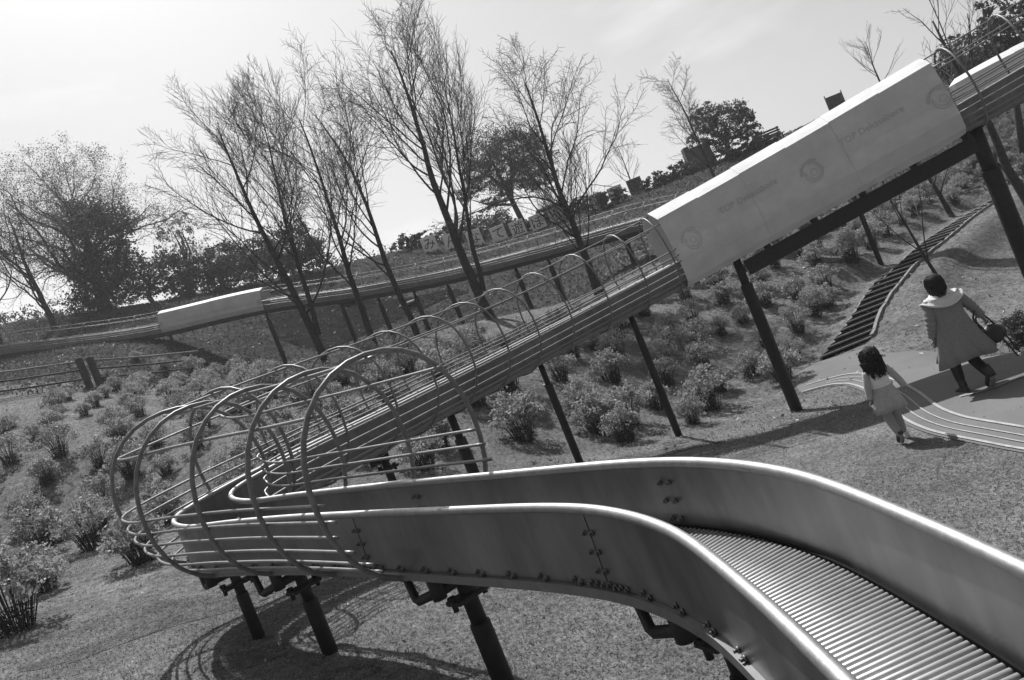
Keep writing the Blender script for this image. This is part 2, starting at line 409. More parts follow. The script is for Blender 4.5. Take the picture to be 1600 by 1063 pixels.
# ------------------------------------------------------------------ slides
class Path:
    def __init__(s, ctrl, step=0.04):
        p = np.array(smooth_line(ctrl, 24)); d = np.r_[0, np.cumsum(np.linalg.norm(np.diff(p, axis=0), axis=1))]
        s.L = d[-1]; s.s = np.arange(0, s.L, step); s.P = np.stack([np.interp(s.s, d, p[:, i]) for i in range(3)], 1)
        for _ in range(6): s.P[1:-1] = (s.P[:-2] + s.P[1:-1] * 2 + s.P[2:]) / 4
        T = np.gradient(s.P, axis=0); s.T = T / np.linalg.norm(T, axis=1)[:, None]
    def at(s, q):
        p = np.array([np.interp(q, s.s, s.P[:, i]) for i in range(3)]); t = np.array([np.interp(q, s.s, s.T[:, i]) for i in range(3)])
        t /= np.linalg.norm(t); n = np.cross(t, [0, 0, 1.0]); n /= np.linalg.norm(n); up = np.cross(n, t)
        return p, t, n, up
    def pt(s, q, lat, h):
        p, t, n, up = s.at(q); return p + n * lat + up * h
    def near(s, px, py, a=0, b=None):
        best = None
        for q in np.arange(a, b or s.L, 0.05):
            x, y = PX(s.at(q)[0])
            e = (x - px) ** 2 + (y - py) ** 2
            if best is None or e < best[0]: best = (e, q)
        return best[1]
def sweep(mb, P, a, b, prof, step=0.12, closed=True, caps=True, smooth=False):
    n = max(2, int((b - a) / step) + 1); rings = []
    for q in np.linspace(a, b, n):
        p, t, nn, up = P.at(q); rings.append([p + nn * l + up * h for l, h in prof])
    mb.loft(rings, closed, caps, smooth)
HW = 0.252
def ringpt(t, a=0.645, b=0.70, hc=0.65, e=2.15):
    c, s_ = math.cos(t), math.sin(t)
    k = (abs(s_) ** e + abs(c) ** e) ** (-1 / e)
    return a * s_ * k, hc + b * c * k
RA = [0, R(48), -R(48)] + [sg * R(q) for sg in (1, -1) for q in (92, 101, 110, 120, 131, 142, 154, 167)]
def trough(P, a, b, root, wall_m, joints=(), near_side=1, detail=True, rimm='rim'):
    for sd in (1, -1):
        mb = MB(); x = HW * sd
        pr = [(x, 0.05), (x, 0.41), (x + .006 * sd, 0.41), (x + .006 * sd, 0.05)]
        sweep(mb, P, a, b, pr if sd > 0 else pr[::-1], 0.08, smooth=False)
        w = mb.build('side_wall', wall_m, root)
        mb = MB(); qs = np.linspace(a, b, max(3, int((b - a) / 0.07)))
        mb.tube([P.pt(q, x + .004 * sd, 0.42) for q in qs], 0.023, 10); mb.build('handrail', M[rimm], w)
        mb = MB(); pr = [(x, 0.0), (x, 0.048), (x + .03 * sd, 0.048), (x + .03 * sd, 0.0)]
        sweep(mb, P, a, b, pr if sd > 0 else pr[::-1], 0.08); mb.build('base_strip', M['basestrip'], w)
        if detail:
            mb = MB(); xi = HW * sd - .012 * sd; 
            pr = [(xi, 0.085), (xi, 0.112), (xi - .010 * sd, 0.112), (xi - .010 * sd, 0.085)]
            sweep(mb, P, a, b, pr if sd < 0 else pr[::-1], 0.08); mb.build('bearing_strip', M['rubber'], w)
            nb = MB()
            def bolt(q, h, side):
                p, t, n, up = P.at(q); c = p + n * (HW * sd + .006 * sd * (1 if side > 0 else -1) + (0 if side > 0 else 0)) + up * h
                o = n * sd * side
                nb.tube([c, c + o * .010], .013, 8); nb.tube([c + o * .010, c + o * .022], .007, 6)
            q = a + 0.1
            while q < b - 0.05:
                bolt(q, .072, 1); bolt(q + .045, .060, 1); q += 0.26
            for j in joints:
                for h in (.13, .22, .31):
                    for dq in (-.035, .02): bolt(j + dq, h, 1); bolt(j + dq, h + .01, -1)
                for k in range(7): bolt(j - .12 + k * .045, .066, 1)
            nb.build('bolts', M['bolt'], w, 'stuff')
            for j in joints:
                mb = MB(); x2 = HW * sd + .007 * sd
                pr = [(x2, .05), (x2, .40), (x2 + .003 * sd, .40), (x2 + .003 * sd, .05)]
                sweep(mb, P, j - .05, j + .0, pr if sd > 0 else pr[::-1], .05); mb.build('joint_plate', wall_m, w)
def cage(P, a, b, root, hoops, stagger=False, nseg=30, hr=0.0175, rr=0.0115, step=0.15, rails=True, kk=1.0):
    for q in hoops:
        mb = MB(); p, t, n, up = P.at(q); pts = []
        for k in range(nseg + 1):
            l, h = ringpt(-math.pi + 2 * math.pi * k / nseg); pts.append(p + n * l * kk + up * h * kk)
        mb.tube(pts, hr, 8, cap=False); mb.build('cage_hoop', M['hoop'], root)
    for i, ra in enumerate(RA if rails else []):
        l, h = ringpt(ra, .645 - .03, .70 - .03)
        e = 0.0
        if stagger: e = {0: .12, 1: .1, 2: .1}.get(i, 0.08 + 0.05 * math.sin(i * 2.1))
        qs = np.linspace(a, b + e, max(3, int((b - a) / step)))
        mb = MB(); mb.tube([P.pt(q, l * kk, h * kk) for q in qs], rr, 6)
        mb.build('cage_rail', M['bars'], root)
def post(P, q, root, r0, r1, split=0.5, bracket=True, side=1, foot=None):
    p, t, n, up = P.at(q); top = p + np.array([0, 0, -0.02]); zf = Z(p[0], p[1])
    s = MB(); zs = zf + (top[2] - zf) * (1 - split)
    s.tube([(p[0], p[1], zs - .05), (p[0], p[1], top[2] - .0)], r0, 14)
    o = s.build('support_post', M['dark'], root)
    mb = MB(); mb.tube([(p[0], p[1], zf - .25), (p[0], p[1], zs - .015), (p[0], p[1], zs)], [r1, r1, r1 * .96], 16)
    mb.build('post_sleeve', M['dark'], o)
    if bracket:
        th = np.array([t[0], t[1], 0]); th /= np.linalg.norm(th); Zv = np.array([0, 0, 1.0])
        mb = MB(); c = np.array([p[0], p[1], top[2]])
        e_ = c + n * side * .19
        mb.tube([c - Zv * .10, e_ - Zv * .10, e_ - th * .02 - Zv * .10, e_ - th * .24 - Zv * .15, e_ - th * .27 - Zv * .14, e_ - th * .29 + Zv * .01], [.035, .035, .03, .03, .028, .026], 8)
        mb.tube([e_ - Zv * .14, e_ + Zv * .0], .045, 10); mb.build('bracket_arm', M['dark'], o)
        mb = MB(); cz = c - Zv * .21
        mb.box(cz, (.26, r0 * 2 + .05, .035), (Vector(n), Vector(th), Vector(Zv)), .008)
        for sd in (-1, 1):
            mb.tube([cz + n * sd * .12 - Zv * .05, cz + n * sd * .12 + Zv * .045], .018, 8)
            mb.tube([cz + n * sd * .12 + Zv * .02, cz + n * sd * .12 + Zv * .045], .028, 6)
        mb.build('clamp', M['dark'], o)
    return o
COVP = [(0, 1.37), (.18, 1.36), (.38, 1.275), (.57, 1.18), (.60, .95), (.605, .62), (.56, .30), (.45, .06), (.28, -.03)]
def cover_profile(o=0.0):
    r = [(l + (o if l > .1 else 0), h + (o if h > .9 else 0)) for l, h in COVP]
    return r + [(-l, h) for l, h in r[::-1][:-1]]
def cover(P, a, b, root, npan, m, kk=1.0):
    e = (b - a) / npan
    for k in range(npan):
        mb = MB(); o = .009 * (k % 2)
        outer = cover_profile(o); inner = [(l * .985, (h - .64) * .985 + .64) for l, h in outer]
        prof = outer + inner[::-1]
        n = max(3, int(e / .12)); rings = []
        for i in range(n + 1):
            q = a + e * k + (e + .03) * i / n
            p, t, nn, up = P.at(min(q, b))
            rg = []
            for j, (l, h) in enumerate(prof):
                wv = 0.010 * noise.noise((q * 1.5, h * 5, l * 3)) + 0.030 * max(0, .7 - h) * noise.noise((q * 6.5 + h * 2, h * 2, 7))
                rg.append(p + nn * (l * (1 + wv)) * kk + up * (h * kk + (.03 * noise.noise((q * 5, l * 2, 1)) if h < .02 else 0)))
            rings.append(rg)
        mb.loft(rings, True, True, False); mb.build('cover_panel', m, root)

NEAR = Path([(13.2, 9.0, 1.15), (11.6, 10.6, .90), (9.6, 11.9, .62), (7.75, 12.55, .345), (5.6, 13.2, .055), (3.15, 13.5, -.24), (1.45, 13.15, -.40), (-.10, 12.15, -.53),
             (-1.65, 10.1, -.63), (-2.3, 9.05, -.66), (-2.92, 8.05, -.70), (-3.18, 7.35, -.76), (-2.88, 6.72, -.84), (-2.25, 6.18, -.92), (-1.45, 5.5, -1.03), (-.485, 4.46, -1.14),
             (.045, 3.83, -1.192), (.34, 3.385, -1.23), (.525, 2.88, -1.268), (.60, 2.3, -1.31), (.635, 1.77, -1.35), (.655, 1.1, -1.40), (.66, .3, -1.46), (.66, -.8, -1.52)])
base = NEAR.P[-1]
slide = thing('roller_slide', 'nearest roller slide, ribbed steel chute curving in from a round barred cage', 'slide', (0.66, 2.0, Z(.66, 2.0)))
q_cage_end = NEAR.near(650, 905, NEAR.L * .5) + .20
q_c1 = NEAR.near(1500, 212, 0, NEAR.L * .5)     # upper end of the cover
q_c0 = NEAR.near(1068, 450, 0, NEAR.L * .5)
qj = [NEAR.near(622, 900, NEAR.L * .5) + 0.06, NEAR.near(1010, 948, NEAR.L * .5), NEAR.near(1010, 948, NEAR.L * .5) + 2.0]
qv = NEAR.near(300, 850, NEAR.L * .4)
trough(NEAR, 0.05, qv - .6, slide, M['steel'], detail=False)
trough(NEAR, qv - .6, NEAR.L - .1, slide, M['steel'], joints=qj)
hoops = [q_cage_end + .02 - k * .80 for k in range(5)]
k = hoops[-1]
while k > 0.3:
    k -= 0.86 if k > q_c0 + 1 or k < q_c1 else 1.2
    if not (q_c1 + .05 < k < q_c0 - .25): hoops.append(k)
hoops.append(q_c0 + .10)
cage(NEAR, 0.1, q_c1 + .0, slide, [h for h in hoops if h < q_c1])
cage(NEAR, q_c0 - .04, q_cage_end, slide, [h for h in hoops if h > qv - 1.2], stagger=True, step=.09)
cage(NEAR, 0, 0, slide, [h for h in hoops if q_c0 + .05 < h <= qv - 1.2], hr=.014, rails=False)
cover(NEAR, q_c1, q_c0, slide, 6, M['cover'])
# closed underside and inner structure of the bed
mb = MB(); sweep(mb, NEAR, 0.05, NEAR.L - .1, [(-.20, .0), (.20, .0), (.20, .03), (-.20, .03)][::-1], .1); mb.build('bed_plate', M['dark'], slide)
# rollers: nearest hundred as parts, the rest as one
q = NEAR.L - .15; cand = []
while q > 0.1: cand.append(q); q -= 0.0264 if q > qv else 0.05
def vis_rank(q):
    p = NEAR.pt(q, 0, .1)
    if p[1] < .8: return 1e9
    x, y = PX(p); return (0 if -50 < x < 1700 and y < 1130 else 500) + p[1]
cand.sort(key=vis_rank)
def roller(mb, q, r=.0100, n=10):
    a, b = NEAR.pt(q, -.229, .100), NEAR.pt(q, .229, .100)
    d = (b - a) / np.linalg.norm(b - a)
    mb.tube([a + d * .004, a + d * .007, b - d * .007, b - d * .004], [r * .5, r, r, r * .5], n)
for q in cand[:100]:
    mb = MB(); roller(mb, q); mb.build('roller', M['roller'], slide)
mb = MB()
for q in cand[100:]: roller(mb, q, n=6)
mb.build('roller_bed', M['roller'], slide, 'stuff')
# posts
for px, py, r0, r1, sp, br, lo, hi in [(345, 900, .042, .052, .42, True, .5, 1), (460, 905, .046, .060, .42, True, .5, 1), (712, 908, .052, .066, .45, True, .5, 1), (1092, 955, .052, .066, .4, True, .5, 1),
                        (698, 640, .055, .08, .3, False, 0, .6), (845, 572, .045, .062, .2, False, 0, .5), (985, 495, .05, .062, .16, False, 0, .5),
                        (1150, 405, .07, .100, .16, False, 0, .5), (1522, 205, .11, .135, .2, False, 0, .5), (585, 706, .05, .065, .4, True, 0, .6)]:
    post(NEAR, NEAR.near(px, py, NEAR.L * lo, NEAR.L * hi), slide, r0, r1, sp, br)
post(NEAR, NEAR.L - 2.6, slide, .052, .066, .4); post(NEAR, .8, slide, .1, .12, .2, False)
# beam below the cover
qa, qb = NEAR.near(1520, 208, 0, NEAR.L * .5), NEAR.near(1160, 402, 0, NEAR.L * .5)
mb = MB(); sweep(mb, NEAR, qa, qb, [(-.09, -.36), (.09, -.36), (.09, -.10), (-.09, -.10)][::-1], .3); bm_ = mb.build('support_beam', M['dark'], slide)
mb = MB()
for q in np.arange(qa + .1, qb, .85):
    p, t, n, up = NEAR.at(q); mb = MB(); mb.box(p - up * .055, (.34, .06, .10), (Vector(n), Vector(t), Vector(up))); mb.build('beam_bracket', M['dark'], bm_)
pass
# faint print on the cover: round emblem and lettering
def text_geo(s, size):
    c = bpy.data.curves.new('lettering', 'FONT'); c.body = s; c.size = size; c.align_x = 'CENTER'; c.align_y = 'CENTER'; c.resolution_u = 2
    o = bpy.data.objects.new('lettering', c); COL.objects.link(o); bpy.context.view_layer.update()
    m = bpy.data.meshes.new_from_object(o.evaluated_get(bpy.context.evaluated_depsgraph_get()))
    vs_ = [tuple(v.co) for v in m.vertices]; fs = [tuple(p.vertices) for p in m.polygons]
    bpy.data.objects.remove(o); bpy.data.curves.remove(c); bpy.data.meshes.remove(m); return vs_, fs
def on_cover(q, h, off=.008):
    pf = cover_profile()[:9]; hs = [b for a, b in pf][::-1]; ls = [a for a, b in pf][::-1]
    l = float(np.interp(h, hs, ls)); p, t, n, up = NEAR.at(q); 
    return p - n * (l * 1.008 + off) + up * h
def put_print(vs_, fs, qc, hc, name='printed_lettering'):
    mb = MB(); mb.add([on_cover(qc - x, hc + y) for x, y, *_ in vs_], fs, False); mb.build(name, M['print'], slide)
def emblem(qc, hc, r):
    vs_, fs = [], []
    def arc(cx, cy, rr, w, a0, a1, n):
        o = len(vs_)
        for i in range(n + 1):
            a = R(a0 + (a1 - a0) * i / n)
            for k in (rr - w / 2, rr + w / 2): vs_.append((cx + k * math.cos(a), cy + k * math.sin(a)))
        for i in range(n): fs.append((o + 2 * i, o + 2 * i + 1, o + 2 * i + 3, o + 2 * i + 2))
    arc(0, 0, r, .012, 150, 460, 40); arc(0, 0, r * .78, .007, 160, 420, 30); arc(0, 0, r * .35, .008, 0, 360, 20); arc(0, -.02, r * .55, .008, 200, 340, 14)
    for a in range(0, 360, 45): arc(r * 1.35 * math.cos(R(a / 3 + 60)), r * 1.3 * math.sin(R(a / 3 + 60)), .02, .01, 0, 360, 6)
    put_print(vs_, fs, qc, hc, 'printed_emblem')
for px, py in ((1082, 380), (1268, 275), (1466, 160)):
    q = NEAR.near(px + 22, py + 55, 0, NEAR.L * .5); emblem(q, .62, .15)
for px, py in ((1170, 323), (1362, 212)):
    q = NEAR.near(px + 34, py + 75, 0, NEAR.L * .5); put_print(*text_geo('TOP Dekasabore', .15), q, .80)

FARP = Path([W(-260, 640, 40), W(-120, 585, 38.5), W(0, 556, 37), W(125, 541, 36), W(245, 524, 35.2), W(410, 487, 34.4), W(560, 466, 33.6), W(700, 440, 33), W(850, 403, 31.2), W(1000, 362, 28.6), W(1130, 335, 26.2),
             W(1290, 282, 23.0), W(1430, 240, 20.8), W(1530, 186, 18.6), W(1620, 141, 17.8), W(1720, 98, 17.4)])
far = thing('roller_slide', 'second roller slide farther up the hill, running behind the bare trees', 'slide', (-9, 34, Z(-9, 34)))
trough(FARP, .1, FARP.L - .1, far, M['steel'], detail=False, rimm='bars')
mb = MB(); sweep(mb, FARP, 0.1, FARP.L - .1, [(-.3, -.12), (.3, -.12), (.3, .03), (-.3, .03)][::-1], .4); mb.build('bed_plate', M['dark'], far)
f0, f1 = FARP.near(262, 521), FARP.near(420, 486)
g0 = FARP.near(1528, 186)
hp = [q for q in np.arange(.5, FARP.L - .2, 1.3) if not (f0 < q < f1 or q > g0)]
cage(FARP, .2, f0 + .2, far, [q for q in hp if q < f0], nseg=16, hr=.012, rr=.008, step=.5, kk=.76)
cage(FARP, f1 - .2, g0 + .2, far, [q for q in hp if f1 < q < g0], nseg=16, hr=.012, rr=.008, step=.5, kk=.76)
cover(FARP, f0, f1, far, 2, M['cover'], .74); cover(FARP, g0, FARP.L - .3, far, 2, M['cover'], .80)
for px, py in [(235, 528), (265, 524), (415, 490), (532, 474), (590, 464), (644, 452), (698, 440), (803, 415), (855, 400), (975, 368), (1110, 340), (1320, 275), (70, 548)]:
    post(FARP, FARP.near(px, py), far, .06, (.10 if px < 1100 else .07) if px != 265 else .07, .15, False)

# ------------------------------------------------------------------ trees
def grow(mb, p, d, ln, r, lv, rng, P, twm=None):
    """one limb and everything that springs from it"""
    n = max(3, int(ln / P['seg'][min(lv, 3)])); pts = [p]; rad = [r]; dirs = [d]; cur = np.array(p, float); dd = np.array(d, float)
    for i in range(n):
        dd = dd + rng.normal(size=3) * P['wig'][min(lv, 3)] + np.array([0, 0, P['up'][min(lv, 3)]]); dd /= np.linalg.norm(dd)
        cur = cur + dd * ln / n; pts.append(cur.copy()); dirs.append(dd.copy()); rad.append(r * (1 - (i + 1) / n * (0.80 if lv else .86)) + .002)
    mb.tube(pts, rad, (8, 6, 4, 3, 3)[lv], cap=lv < 2)
    if lv >= P['lv']: P['tips'].append(cur.copy()); return
    k = P['n'][lv]; lo = P['lo'][lv]
    for j in range(k):
        f = lo + (1 - lo) * (j + rng.uniform(0, .9)) / k; f = min(f, .98)
        x = f * n; i = int(x); a = x - i
        q = pts[i] * (1 - a) + pts[min(i + 1, n)] * a if i < n else pts[n]
        t = dirs[min(i + 1, n)]; az = P['az'] + j * 2.4 + rng.uniform(-.5, .5)
        o = np.array([math.cos(az), math.sin(az), 0]); o -= t * np.dot(o, t); o /= np.linalg.norm(o) + 1e-6
        an = P['ang'][lv] * rng.uniform(.75, 1.25)
        nd = t * math.cos(an) + o * math.sin(an)
        nl = ln * P['len'][lv] * (1.12 - (f - lo) * P['cone'][lv]) * rng.uniform(.75, 1.2)
        P['az'] += .7
        grow(mb if lv < P['split'] else twm, q, nd, max(nl, .12), max(rad[min(i, n)] * P['rr'][lv], .0042), lv + 1, rng, P, twm)
def bare_tree(name, label, pos, H, seed, lean=(0, 0), r0=.13, n=(9, 9, 8), ang=(.62, .55, .6), up=(.02, .10, .12, .10), ln=(.55, .42, .34), lo=(.22, .25, .15), bark='bark', twigm='twig', group=None, wig=(.05, .08, .11, .14), cone=(.75, .5, .3), minr=.006, cat='tree', lv=3):
    rng = np.random.default_rng(seed); pos = np.array(pos, float)
    t = thing(name, label, cat, pos, group)
    P = dict(seg=(.6, .35, .22, .14), wig=wig, up=up, lv=lv, n=n, lo=lo, ang=ang, len=ln, cone=cone, rr=(.34, .40, .52), az=rng.uniform(0, 6), tips=[], split=1)
    mb = MB(); tw = MB(); d = np.array([lean[0], lean[1], 1.0]); d /= np.linalg.norm(d)
    p0 = pos - np.array([0, 0, .2])
    mb.tube([p0, p0 + d * .35], [r0 * 1.5, r0], 8)
    grow(mb, p0 + d * .3, d, H, r0, 0, rng, P, tw)
    mb.build('trunk', M[bark], t); tw.build('crown', M[twigm], t)
    return t, P['tips']
TR = [  # foot pixel, Y, height, lean, seed
    (512, 575, 24, 7.7, (.09, 0), 3, 'spreading bare tree, first from the left in the bare row, limbs reaching far left', 'w'),
    (588, 548, 25, 7.3, (.08, 0), 5, 'bare tree right of the leftmost bare tree, its slim stems crowded together', 'n'),
    (653, 530, 25.5, 7.6, (.10, 0), 8, 'bare tree third from the left in the row, branching in a narrow V', 'n'),
    (768, 502, 24.5, 8.9, (.05, 0), 13, 'tallest bare tree of the row with thick dark trunk behind the slide cage', 't'),
    (940, 474, 24, 6.9, (-.02, 0), 21, 'bare tree with twin dark stems and bushy knobbly twigs right of the pine', 'b'),
    (1128, 300, 36, 5.8, (.0, 0), 34, 'thin pale bare tree on the grass above the white slide cover', 'p')]
for px, py, Y, H, lean, sd, lab, kd in TR:
    p = W(px, py, Y); p[2] = Z(p[0], p[1])
    kw = dict(r0=.11, n=(13, 14, 9), ang=(.68, .62, .65), wig=(.05, .10, .15, .2), up=(.02, .08, .07, .04))
    if kd == 'w': kw = dict(r0=.13, n=(15, 15, 9), wig=(.05, .10, .15, .2), up=(.02, .09, .07, .04), ang=(.85, .60, .65), ln=(.50, .42, .32), lo=(.16, .2, .15), cone=(.7, .5, .3))
    if kd == 't': kw = dict(r0=.16, n=(17, 14, 9), wig=(.05, .10, .15, .2), up=(.02, .07, .07, .04), ang=(.66, .60, .65), ln=(.50, .42, .32))
    if kd == 'b': kw = dict(r0=.13, n=(15, 14, 10), ang=(.55, .6, .8), wig=(.05, .12, .2, .25), up=(.02, .05, .03, .02), ln=(.5, .40, .30))
    if kd == 'p': kw = dict(r0=.08, n=(15, 12, 8), wig=(.05, .10, .15, .2), up=(.02, .06, .06, .04), ang=(.85, .7, .7), twigm='paletwig', ln=(.42, .42, .34), lo=(.12, .2, .15))
    t, tips = bare_tree('bare_tree', lab, p, H, sd, lean, group='bare trees in a row on the slope', **kw)
    if kd in 'tbw':   # a second stem from the same foot
        rng = np.random.default_rng(sd + 100); P = dict(seg=(.6, .35, .22, .14), wig=(.05, .08, .11, .14), up=(.03, .10, .12, .10), lv=3, n=(15, 14, 8), lo=(.25, .22, .15), ang=(.5, .45, .5), len=(.5, .42, .34), cone=(.75, .5, .3), rr=(.32, .40, .52), az=2.0, tips=[], split=1)
        mb = MB(); tw = MB(); d = np.array([(.12 if kd == 't' else .02 if kd == 'b' else .10) + 0.0, .05, 1.0]); d /= np.linalg.norm(d)
        grow(mb, p + np.array([.12, 0, -.15 if kd == 'b' else .9]), d, H * (.72 if kd != 'w' else .85), .085, 0, rng, P, tw)
        mb.build('trunk', M['bark'], t); tw.build('crown', M['twig'], t)
def simple_bare(name, lab, px, py, Y, H, sd, r0, cat='tree', n=(8, 6, 4), bark='bark', twigm='twig', lean=(0, 0), **kw):
    p = W(px, py, Y); p[2] = Z(p[0], p[1])
    return bare_tree(name, lab, p, H, sd, lean, r0=r0, n=n, bark=bark, twigm=twigm, cat=cat, **kw)
simple_bare('bare_tree', 'little bare tree showing over the top edge of the white slide cover', 1382, 145, 44, 2.9, 51, .06, n=(12, 6, 4), ang=(.8, .5, .5), lo=(.08, .2, .2), ln=(.75, .4, .3))
simple_bare('bare_tree', 'small pale bare tree behind the last letter board on the ridge', 992, 300, 46, 3.2, 52, .05, n=(12, 6, 5), ang=(.9, .5, .5), lo=(.08, .2, .2), twigm='paletwig', ln=(.7, .4, .3))
simple_bare('sapling', 'thin forked sapling standing just behind the woman in the coat', 1492, 470, 15.5, 2.9, 53, .050, 'sapling', n=(5, 4, 3), lean=(-.06, 0), ang=(.35, .5, .5), lo=(.35, .3, .2), twigm='twig')
simple_bare('bare_tree', 'dark bare trunk beside the big post at the right edge', 1592, 262, 21, 6.5, 54, .15, n=(8, 6, 5), lean=(-.05, 0))
simple_bare('sapling', 'dark twisted sapling on the slope behind the end of the white cover', 1470, 298, 26, 2.6, 55, .09, 'sapling', n=(6, 5, 4), ang=(.9, .5, .6))

def crown(name, lab, pos, blobs, leafm, size, trunk, cat='tree', group=None, nleaf=1.0, seed=1, bark='bark', asp=.6, limbs=7):
    rng = np.random.default_rng(seed); pos = np.array(pos, float); t = thing(name, lab, cat, pos, group)
    C = []
    for (c, r, n) in blobs:
        c = pos + np.array(c); r = np.array(r if hasattr(r, '__len__') else (r,) * 3)
        n = int(n * nleaf); nc = max(6, n // 26)
        d = rng.normal(size=(nc, 3)); d /= np.linalg.norm(d, axis=1)[:, None]
        cl = c + d * r * (rng.uniform(.25, 1.0, nc)[:, None] ** .6) * rng.uniform(.85, 1.12, nc)[:, None]
        k = rng.integers(0, nc, n); C.append(cl[k] + rng.normal(size=(n, 3)) * r * .085)
    C = np.concatenate(C); quads('foliage', leaf_quads(C, size, rng, asp=asp), M[leafm], t)
    if trunk:
        mb = MB(); top = np.array(blobs[0][0]) + pos
        mb.tube([pos - [0, 0, .3], pos + (top - pos) * .4 + rng.normal(size=3) * .15, top], [trunk, trunk * .75, trunk * .3], 7)
        for i in range(limbs):
            c = pos + np.array(blobs[i % len(blobs)][0]); r = blobs[i % len(blobs)][1]; r = r if not hasattr(r, '__len__') else np.array(r)
            e = c + rng.normal(size=3) * r * .45; s0 = pos + (top - pos) * rng.uniform(.25, .7)
            mb.tube([s0, (s0 + e) / 2 + rng.normal(size=3) * .2, e], [trunk * .45, trunk * .3, trunk * .1], 5)
        mb.build('trunk', M[bark], t)
    return t
def gp(px, py, Y):
    p = W(px, py, Y); p[2] = Z(p[0], p[1]); return p
def rel(p, px, py, Y=None):
    return W(px, py, Y or p[1]) - p
# pine behind the bare trees
p = gp(820, 350, 50); 
crown('pine_tree', 'broad dark pine with flat layered crown rising behind the row of bare trees', p,
      [(rel(p, 760, 235), (2.1, 1.6, 1.45), 1500), (rel(p, 800, 228), (2.1, 1.5, 1.3), 1300), (rel(p, 835, 245), (1.7, 1.4, 1.2), 1100), (rel(p, 745, 270), (1.3, 1.5, .8), 900), (rel(p, 790, 275), (1.9, 1.5, .9), 1300),
       (rel(p, 840, 280), (1.5, 1.4, .6), 800), (rel(p, 735, 300), (1.0, 1.2, .5), 450), (rel(p, 775, 312), (1.1, 1.2, .5), 400)], 'leafdark', .16, .22, asp=.34, nleaf=3.2, seed=3)
p = gp(1142, 260, 44)
crown('round_tree', 'round dark evergreen with two stems on the ridge behind the pale bare tree', p,
      [(rel(p, 1130, 190), (1.4, 1.3, 1.0), 1500), (rel(p, 1100, 182), (.9, 1, .75), 800), (rel(p, 1158, 185), (.85, 1, .8), 800), (rel(p, 1170, 212), (.75, 1, .6), 600), (rel(p, 1095, 215), (.8, 1, .55), 500), (rel(p, 1132, 220), (1.3, 1, .6), 700)], 'leafdark', .13, .16, nleaf=2.0, seed=4)
# big spreading tree on the left with its ivy
p = gp(170, 500, 46)
t, tips = bare_tree('spreading_tree', 'huge old spreading tree on the left with pale new leaves and dark ivy', p, 6.2, 71, (.10, 0), r0=.42, n=(20, 14, 9), ang=(1.2, .7, .75), ln=(1.05, .42, .34), lo=(.10, .2, .15), wig=(.06, .16, .2, .22), up=(.02, .035, .02, .0), cone=(.55, .5, .3))
tips = np.array(tips); rng = np.random.default_rng(5)
k = rng.integers(0, len(tips), 26000); quads('foliage', leaf_quads(tips[k] + rng.normal(size=(len(k), 3)) * .13, .085, rng), M['leafpale'], t)
C = []
for c, r, n in [(rel(p, 135, 345), (1.9, 1.6, 1.7), 2600), (rel(p, 170, 400), (2.1, 1.6, 1.9), 2600), (rel(p, 150, 460), (2.3, 1.6, 1.6), 2400), (rel(p, 185, 345), (1.3, 1.4, 1.2), 900), (rel(p, 120, 410), (1.3, 1.4, 1.3), 900)]:
    n = int(n * 2.2); nc = n // 30; d = rng.normal(size=(nc, 3)); d /= np.linalg.norm(d, axis=1)[:, None]
    cl = p + c + d * np.array(r) * .74 * rng.uniform(.3, 1.15, nc)[:, None] ** .8; kk = rng.integers(0, nc, n); C.append(cl[kk] + rng.normal(size=(n, 3)) * .22)
quads('ivy', leaf_quads(np.concatenate(C), .15, rng), M['leafdark'], t)
simple_bare('bare_tree', 'low bare tree with pale twigs at the left edge under the spreading tree', 92, 528, 42, 6.4, 72, .17, n=(15, 13, 9), ang=(.9, .6, .6), lo=(.12, .2, .2), twigm='paletwig', wig=(.08, .16, .2, .2), ln=(.7, .42, .34))
simple_bare('bare_tree', 'bare tree cut off by the left edge of the picture', 10, 560, 40, 6.9, 73, .16, n=(15, 12, 8), ang=(.8, .6, .6), lo=(.12, .2, .2), twigm='paletwig', wig=(.08, .16, .2, .2))
BT = [(235, 460, 47, [(235, 430, 2.0, 1.6), (262, 420, 1.4, 1.2), (200, 440, 1.5, 1.4), (285, 450, 1.0, .9)], 'leafdark', 'dark evergreen bush mass behind the far white slide cover'),
      (440, 440, 46, [(440, 385, 1.9, 1.5), (470, 380, 1.5, 1.3), (405, 400, 1.4, 1.2), (485, 405, 1.2, 1.1), (440, 415, 2.2, 1.0)], 'leafdark', 'round-topped dark evergreen behind the leftmost bare tree'),
      (350, 450, 47, [(345, 405, 1.5, 1.2), (375, 415, 1.5, 1.0), (320, 420, 1.2, 1.0), (355, 435, 1.8, .9)], 'leafdark', 'dark leafy shrub between the spreading tree and the round-topped evergreen'),
      (290, 440, 49, [(285, 380, 1.7, 2.0), (300, 410, 1.6, 1.6), (270, 360, 1.2, 1.2), (310, 440, 1.3, 1)], 'leafpale', 'thin pale-leaved tree between the two dark evergreens on the left')]
for i, (px, py, Y, bl, lm, lab) in enumerate(BT):
    p = gp(px, py, Y)
    crown('evergreen_tree' if lm == 'leafdark' else 'pale_tree', lab, p, [(rel(p, a, b), (r, r * .9, h), (2400 if lm == 'leafdark' else 900)) for a, b, r, h in bl], lm, .15 if lm == 'leafdark' else .14, .18, seed=20 + i)
